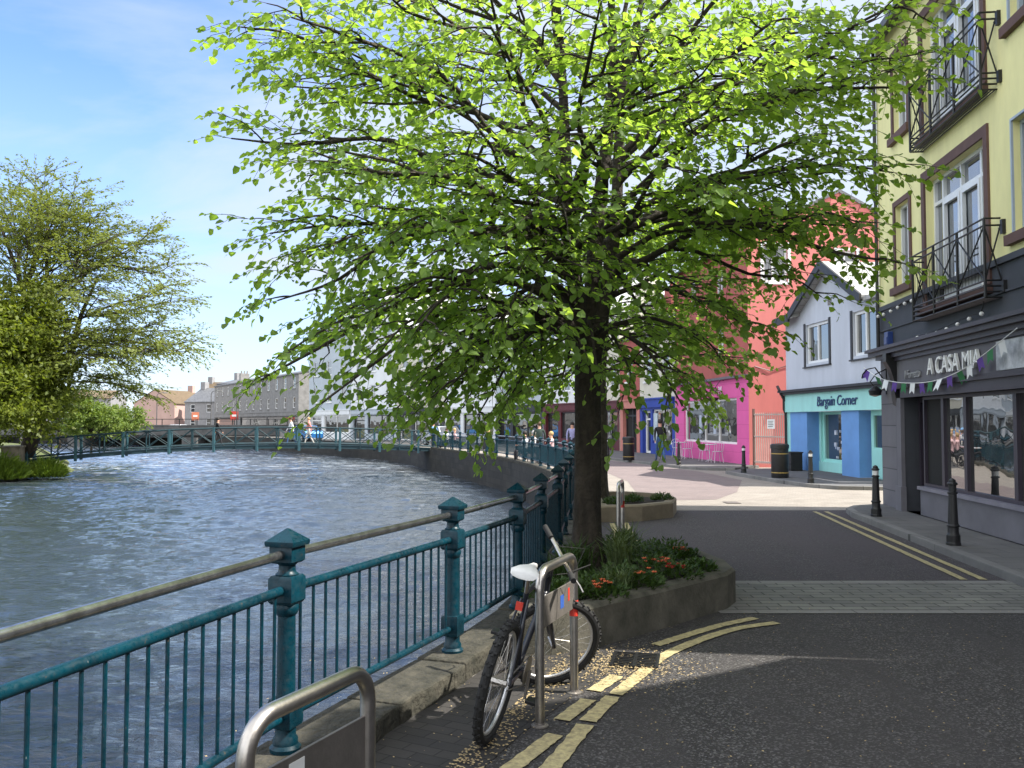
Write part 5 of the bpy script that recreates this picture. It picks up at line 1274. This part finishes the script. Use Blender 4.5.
def linden(name, label, base, lean, tips, seed, trunk_r, stem_top, fork_z, leaders, sp, cat='tree', leafm=None, wood_seg=8, arch=.15):
    r = random.Random(seed); b = Vector(base)
    t = thing(name, label, cat, tuple(b)); wood = MB(); lv = Leaves(); lim = MB()
    # trunk with root flare, slightly fluted
    P = [Vector((0,0,-.1)), Vector((0,0,.08)), Vector((lean[0]*.3, lean[1]*.3, .5)), Vector((lean[0]*.7, lean[1]*.7, fork_z*.6)), Vector((lean[0], lean[1], fork_z))]
    Pc = catmull(P, 6); seg = 22; tr = MB(); rings = []
    for i, p in enumerate(Pc):
        k = i/(len(Pc)-1); rad = trunk_r*(1.0+.5*math.exp(-p.z*5))*(1-.10*k)
        rings.append(len(tr.v))
        for j in range(seg):
            a = 2*math.pi*j/seg; f = 1+.10*math.sin(a*2+.6)+.05*math.sin(a*5+p.z)+.03*mnoise.noise(Vector((math.cos(a)*3, math.sin(a)*3, p.z*2+seed)))
            tr.v.append((p.x+math.cos(a)*rad*f, p.y+math.sin(a)*rad*f, p.z))
    for a_, c_ in zip(rings[:-1], rings[1:]):
        for j in range(seg): j2 = (j+1) % seg; tr.f.append((a_+j, a_+j2, c_+j2, c_+j)); tr.mi.append(0)
    fork = Pc[-1]; L_ = []
    for (ex, ey, ez, rr) in leaders:
        e = Vector((ex, ey, ez)); Q = catmull([fork-Vector((0,0,.55)), fork.lerp(e, .25)+rv(r,.05)+Vector((ex*.10,ey*.10,0)), fork.lerp(e, .6)+rv(r,.08), e], 6)
        tr.tube(Q, [rr*(1-.8*i/(len(Q)-1)) for i in range(len(Q))], 10, caps=False); L_.append((Q, rr))
        spray(wood, lv, Q, rr*.3, r, *sp[:4], start=.55, **sp[4])
    for tip in tips:
        tp = Vector(tip)-b; za = max(fork_z*.93, min(stem_top, fork_z*.9+(tp.z-fork_z*.55)*.52*r.uniform(.85,1.1)))
        # choose the leader nearest to the tip's side
        best = None
        for Q, rr in L_:
            for i, q in enumerate(Q):
                c = abs(q.z-za)*2.2+(Vector((q.x-tp.x*.12, q.y-tp.y*.12))).length
                if best is None or c < best[0]: best = (c, q, rr*(1-.8*i/(len(Q)-1)))
        a = best[1]; ln = (tp-a).length; ra = min(best[2]*.62, .018+.0105*ln)
        ar = arch*(1.25 if tp.z < a.z else .55)
        Q = curve_pts(a, tp, ar, r, 16, .075)
        tr.tube(Q, [ra*(1-.9*(i/(len(Q)-1))**.8)+.003 for i in range(len(Q))], 7, caps=False)
        spray(wood, lv, Q, ra, r, *sp[:4], start=.34, **sp[4])
        # a fork half way along the limb
        if ln > 1.6:
            for kf in (.35, .6):
                i = int(len(Q)*kf); q = Q[i]; d = (Q[-1]-q); off = Vector((d.y, -d.x, 0)).normalized()*r.choice((-1,1))*d.length*r.uniform(.3,.6)
                e = q+d*r.uniform(.6,.85)+off+Vector((0,0,r.uniform(-.12,.2)*d.length)); Q2 = curve_pts(q, e, ar*.6, r, 12, .06)
                r2 = ra*(1-.8*kf)*.7; tr.tube(Q2, [r2*(1-.85*i/(len(Q2)-1))+.002 for i in range(len(Q2))], 6, caps=False)
                spray(wood, lv, Q2, r2, r, *sp[:4], start=.15, **sp[4])
    tr.build('trunk', M_bark, t, smooth=True, recalc=False, angle=80)
    # twigs belong with the crown
    cr = lv.build('crown', leafm or M_leafA, t)
    wood.build('twigs', M_bark, cr, recalc=False)
    print(name, 'leaves', len(lv.v)//7, 'wood faces', len(wood.f)+len(tr.f))
    return t
def T(u, v, Y): return ((u-512)/880*Y, Y, 1.75+(422-v)/880*Y)
def Tl(u, v, Y): x, y, z = T(u, v, Y); return (.72+(x-.72)*.92, y, z)   # a limb tip given by its bearing, height angle and its own distance
TIPS = [(205,20,8.0),(260,10,7.2),(196,135,8.2),(240,80,9.6),(240,232,8.5),(250,300,9.2),(232,380,8.6),(300,402,7.9),(380,408,8.3),(435,388,7.5),(470,415,10.4),(310,335,10.4),(330,190,11),(290,150,7.2),(330,260,7.4),
 (970,15,8.6),(955,85,9.),(978,45,9.7),(925,170,8.7),(932,262,8.4),(890,225,9.6),(765,330,8.6),(738,365,9.2),(690,405,8.0),(800,240,10.6),(850,130,7.4),(820,215,7.8),(860,60,7.6),
 (350,-30,7),(480,20,6.3),(600,0,6.1),(700,30,6.5),(820,10,7.2),(450,150,6.8),(560,130,6.4),(700,170,6.9),(520,300,6.9),(600,372,7.7),(560,378,8.0),(640,388,8.1),(500,402,8.0),(690,372,8.6),(420,415,8.6),(400,330,7.0),(430,250,6.7),
 (400,60,11.5),(520,40,12),(650,30,12),(780,60,11.5),(500,250,12),(620,230,12.3),(700,250,11.8),(740,130,11.8),(420,180,11.6),(560,380,11.4),(440,370,11.),(660,330,11.2),
 (400,-120,8.5),(500,-200,9),(600,-250,9),(700,-200,9),(800,-120,9),(300,-60,9.2),(880,-60,9.2)]
SPA = (.26, 1.0, .34, .088, dict(leaf_gap=.06, droop=.3))
linden('linden_tree', 'large spreading linden tree in fresh green leaf growing from the big planter', (.76, 9.05, .28), (.02, .0), [Tl(*q) for q in TIPS], 11, .138, 5.0, 2.35,
       [(-.35,-.2,6.6,.10),(.25,.35,7.2,.11),(.75,-.1,6.4,.09)], SPA)
r_ = random.Random(5); tips2 = []
for i in range(26):
    a = r_.uniform(0, 6.283); z = r_.uniform(2.1, 6.4); rad = 2.9*math.sqrt(max(.1, 1-((z-3.6)/3.6)**2))*r_.uniform(.7, 1.)
    tips2.append((1.85+rad*math.cos(a), 17.2+rad*math.sin(a), z))
linden('linden_tree', 'second, smaller linden tree behind the large one in the far planter', (1.74, 17.2, .25), (.0, .0), tips2, 23, .115, 4.0, 2.2,
       [(-.3,.1,5.6,.08),(.3,-.1,6.0,.08)], (.38, 1.0, .4, .13, dict(leaf_gap=.10, droop=.3)))

# wide willow-like tree on the left bank
M_wil = leafmat('willow_leaf', (.13,.17,.035), (.22,.25,.07), .5, (1.3,1.3,.6))
WT = [T(*q) for q in ((190,352,49),(170,330,50),(150,352,47),(196,340,51),(172,262,50),(150,228,51),(128,232,48),(165,285,47),(110,225,52),(185,300,52),
   (5,185,50),(40,172,51),(70,185,49),(92,215,50),(105,255,52),(55,205,47),(-30,190,50),(20,230,46),(80,265,46),(-60,260,50),(30,170,53),(60,330,46),(0,300,46),(120,380,50),(100,345,47),(150,395,51),(25,200,48),(60,235,49),(90,240,50),(10,240,52),(45,270,47),(80,200,52),(30,215,53))]
linden('willow_tree', 'tall airy willow-like tree with spreading branches leaning over the river from the left bank', (-28.3, 50.5, -.4), (2.0, -.4), WT, 31, .42, 9.5, 4.6,
       [(-1.5,0,14.,.30),(4.5,-.2,10.5,.26),(1.2,.4,15.,.25)], (.45, 2.8, 1.2, .20, dict(leaf_gap=.055, droop=.15, simple=True, flat=.15)), leafm=M_wil, arch=.02)

def leafy(name, label, loc, rad, n_cl, per, leaf, m, seed, cat='tree', trunk=True, group=None, zoff=None, low=-.8):
    r = random.Random(seed); t = thing(name, label, cat, loc, 0, group); lv = Leaves(); cz = zoff if zoff is not None else rad[2]*1.05
    w = MB()
    for i in range(n_cl):
        while True:
            v = rv(r).normalized()
            if v.z > low: break
        k = r.random()**.4; f = .82+.35*mnoise.noise(v*1.7+Vector((seed, 0, 0)))
        c = Vector((v.x*rad[0]*k*f, v.y*rad[1]*k*f, cz+v.z*rad[2]*k*f)); cs = min(rad)*r.uniform(.12,.24)
        if trunk and i % 4 == 0: w.tube([(0,0,cz*.35), tuple(c*.5+Vector((0,0,cz*.25))), tuple(c)], [.07*rad[2]/4, .04*rad[2]/4, .01], 4, caps=False)
        for j in range(per):
            o = rv(r, cs*.55); o.z *= .6
            lv.quad(c+o, rv(r)+v*.8+Vector((0,0,-.2)), Vector((0,0,1))+rv(r,.6), leaf*r.uniform(.7,1.2), leaf*r.uniform(.45,.6))
    if trunk:
        w.tube([(0,0,-.3),(.05,0,cz*.3),(0,0,cz*.9)], [.05*rad[2], .035*rad[2], .01*rad[2]], 8); w.build('trunk', M_bark, t, recalc=False)
    lv.build('crown' if trunk else 'foliage', m, t); return t
M_bus = leafmat('bushy_leaf', (.10,.14,.02), (.21,.24,.045), .5, (1.4,1.4,.6)); M_bus2 = leafmat('fresh_leaf', (.10,.16,.03), (.19,.24,.06), .4, (1.3,1.3,.6))
M_drk = leafmat('dark_leaf', (.03,.05,.015), (.07,.10,.03), .3, (1.3,1.3,.6))
leafy('bushy_tree', 'dense yellow-green tree at the left edge standing under the willow', (-27.6, 46.8, -.35), (5.0,4.2,5.2), 700, 60, .30, M_bus, 3, zoff=5.2)
leafy('bushy_tree', 'lower dense tree touching the left frame edge beside the stone pier', (-27.0, 44.6, -.35), (3.0,2.8,3.1), 260, 50, .22, M_bus, 8, zoff=3.2)
g_ = 'low trees and bushes on the far left bank'
for i, (u, Y, rx, rz, mt, lab) in enumerate(((92,66,2.4,2.0,M_bus2,'bright green low tree just right of the stone pier beyond the footbridge'),(122,74,2.6,1.9,M_bus2,'fresh green rounded low tree beyond the footbridge'),

      (60,78,4.,3.2,M_drk,'dark green low tree behind the dense left foliage'))):
    x, y, _ = T(u, 422, Y); leafy('low_tree', lab, (x, y, -.3), (rx, rx, rz), 130, 40, .26, mt, 40+i, group=g_)
def reeds(label, loc, rx, ry, h, n, m, seed):
    r = random.Random(seed); t = thing('riverside_shrub', label, 'shrub', loc); lv = Leaves()
    for i in range(n):
        a = r.uniform(0, 6.283); k = math.sqrt(r.random()); p = Vector((rx*k*math.cos(a), ry*k*math.sin(a), 0)); hh = h*(1-.6*k*k)*r.uniform(.5,1.1)
        p.z = hh*r.uniform(0,.8); lv.quad(p, Vector((math.cos(a)*.7, math.sin(a)*.7, 1))+rv(r,.4), rv(r), r.uniform(.25,.5), .07)
    lv.build('foliage', m, t)
M_reed = leafmat('reed_leaf', (.10,.17,.02), (.19,.26,.04), .4, (1.3,1.3,.5))
reeds('bright green waterside shrub right of the stone pier', (-25.9, 49.0, -1.35), 1.0, .9, 1.25, 2600, M_reed, 1)
reeds('bright green waterside shrub in front of the stone pier', (-27.4, 46.9, -1.3), 1.5, 1.3, 1.7, 4600, M_reed, 2)
reeds('tangle of grass at the left frame edge by the water', (-28.3, 44.3, -1.35), 1.5, 1.8, 1.0, 3500, M_reed, 4)

# blossom and leaf litter lying on the ground
lit = MB(); r_ = random.Random(12)
def litter(x, y, z, s):
    a = r_.uniform(0, 6.28); c, n = math.cos(a)*s, math.sin(a)*s; t = r_.uniform(-.3,.3)*s
    lit.poly([(x-c, y-n, z), (x+n*.6, y-c*.6, z+abs(t)), (x+c, y+n, z+.001), (x-n*.6, y+c*.6, z+abs(t)*.5)])
for i in range(2600):
    y = 2.2+8*r_.random()**1.3; x = r_.uniform(-1.6, 4.9); litter(x, y, .017, r_.uniform(.002,.010))
for i in range(2800):     # drifts along the coping and round the drain
    k = r_.random()
    if k < .55: s_ = r_.uniform(0, 1); x, y = -1.15+1.15*s_+abs(r_.gauss(0,.10)), 3.1+3.3*s_; x += .33
    else: x, y = .75+r_.gauss(0,.26), 6.35+r_.gauss(0,.25)
    litter(x, y, .017+r_.random()*.004, r_.uniform(.005,.012))
o = lit.build('fallen_blossom', mat('blossom_litter', (.42,.33,.17), .9, .4, 40., c2=(.25,.17,.08), bmp=0), recalc=False)
tag(o, 'pale dry blossom and bud scales scattered on the asphalt and pavers', 'litter', kind='stuff')

# ------------------------------------------------------------------ light, sky, camera
AZ = R(-8); EL = R(50); sd = Vector((math.cos(AZ)*math.cos(EL), math.sin(AZ)*math.cos(EL), math.sin(EL)))
li = bpy.data.lights.new('sun', 'SUN'); li.energy = 4.8; li.angle = R(.55); li.color = (1., .95, .86)
lo = bpy.data.objects.new('sun', li); COL.objects.link(lo); lo.rotation_euler = sd.to_track_quat('Z', 'Y').to_euler(); lo.location = (20, 0, 30)
w = bpy.data.worlds.new('World'); SC.world = w; w.use_nodes = True; nt = w.node_tree; nt.nodes.clear()
wo = nt.nodes.new('ShaderNodeOutputWorld'); bg = nt.nodes.new('ShaderNodeBackground'); L(nt, bg.outputs[0], wo.inputs[0])
sky = nt.nodes.new('ShaderNodeTexSky'); sky.sky_type = 'NISHITA'; sky.sun_disc = False; sky.sun_elevation = EL; sky.sun_rotation = math.pi/2-AZ
sky.air_density = 1.; sky.dust_density = .6; sky.ozone_density = 2.0
tc = nt.nodes.new('ShaderNodeTexCoord'); sp = nt.nodes.new('ShaderNodeSeparateXYZ'); L(nt, tc.outputs['Generated'], sp.inputs[0])
# project the direction on a flat cloud layer
ad = nt.nodes.new('ShaderNodeMath'); ad.operation = 'ADD'; ad.inputs[1].default_value = .18; L(nt, sp.outputs[2], ad.inputs[0])
dv = nt.nodes.new('ShaderNodeVectorMath'); dv.operation = 'DIVIDE'; cb_ = nt.nodes.new('ShaderNodeCombineXYZ')
for i in range(3): L(nt, ad.outputs[0], cb_.inputs[i])
L(nt, tc.outputs['Generated'], dv.inputs[0]); L(nt, cb_.outputs[0], dv.inputs[1])
mp = nt.nodes.new('ShaderNodeMapping'); mp.inputs['Scale'].default_value = (.55, .9, .0); mp.inputs['Rotation'].default_value = (0,0,.5); mp.inputs['Location'].default_value = (.35,.2,0); L(nt, dv.outputs[0], mp.inputs[0])
cn = tex(nt, 'ShaderNodeTexNoise', Scale=1.5, Detail=9., Roughness=.55, Distortion=.4); L(nt, mp.outputs[0], cn.inputs['Vector'])
# more cloud towards the right (east) and the horizon
bias = nt.nodes.new('ShaderNodeMapRange'); L(nt, sp.outputs[0], bias.inputs[0]); bias.inputs['From Min'].default_value = -.45; bias.inputs['From Max'].default_value = .35; bias.inputs['To Min'].default_value = -.09; bias.inputs['To Max'].default_value = .20
sm = nt.nodes.new('ShaderNodeMath'); sm.operation = 'ADD'; L(nt, cn.outputs['Fac'], sm.inputs[0]); L(nt, bias.outputs[0], sm.inputs[1])
cf = ramp(nt, sm.outputs[0], [(.36, 0.), (.64, .95)])
hz = nt.nodes.new('ShaderNodeMapRange'); L(nt, sp.outputs[2], hz.inputs[0]); hz.inputs['From Min'].default_value = 0; hz.inputs['From Max'].default_value = .35; hz.inputs['To Min'].default_value = .6; hz.inputs['To Max'].default_value = 0
mx = nt.nodes.new('ShaderNodeMath'); mx.operation = 'MAXIMUM'; L(nt, cf, mx.inputs[0]); L(nt, hz.outputs[0], mx.inputs[1])
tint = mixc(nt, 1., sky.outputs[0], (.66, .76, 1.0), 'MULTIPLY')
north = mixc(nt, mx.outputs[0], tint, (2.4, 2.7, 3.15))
# the sky overhead, to the south and west gets added unseen bright cloud that lifts the shade; to the north (where the camera looks) it is clearer
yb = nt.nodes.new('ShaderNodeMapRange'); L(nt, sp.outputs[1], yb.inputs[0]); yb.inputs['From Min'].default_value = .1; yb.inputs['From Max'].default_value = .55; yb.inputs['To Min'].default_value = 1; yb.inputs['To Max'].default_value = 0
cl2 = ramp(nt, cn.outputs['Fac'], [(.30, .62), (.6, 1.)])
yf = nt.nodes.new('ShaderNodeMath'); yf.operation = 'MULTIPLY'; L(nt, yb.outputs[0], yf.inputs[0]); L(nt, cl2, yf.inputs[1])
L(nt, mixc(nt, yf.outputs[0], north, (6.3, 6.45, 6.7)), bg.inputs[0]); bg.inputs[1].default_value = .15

cam = bpy.data.cameras.new('camera'); co = bpy.data.objects.new('camera', cam); COL.objects.link(co); SC.camera = co
co.location = (0, 0, 1.75); co.rotation_euler = (math.pi/2+math.atan(38/880), 0, 0); cam.lens = 880/1024*36; cam.sensor_width = 36; cam.clip_start = .05; cam.clip_end = 5000
SC.view_settings.view_transform = 'Standard'; SC.view_settings.look = 'None'; SC.view_settings.gamma = 1; SC.view_settings.exposure = 1.2
SC.view_settings.use_curve_mapping = False
SC.cycles.max_bounces = 8; SC.cycles.transparent_max_bounces = 8
SC.cycles.use_denoising = True
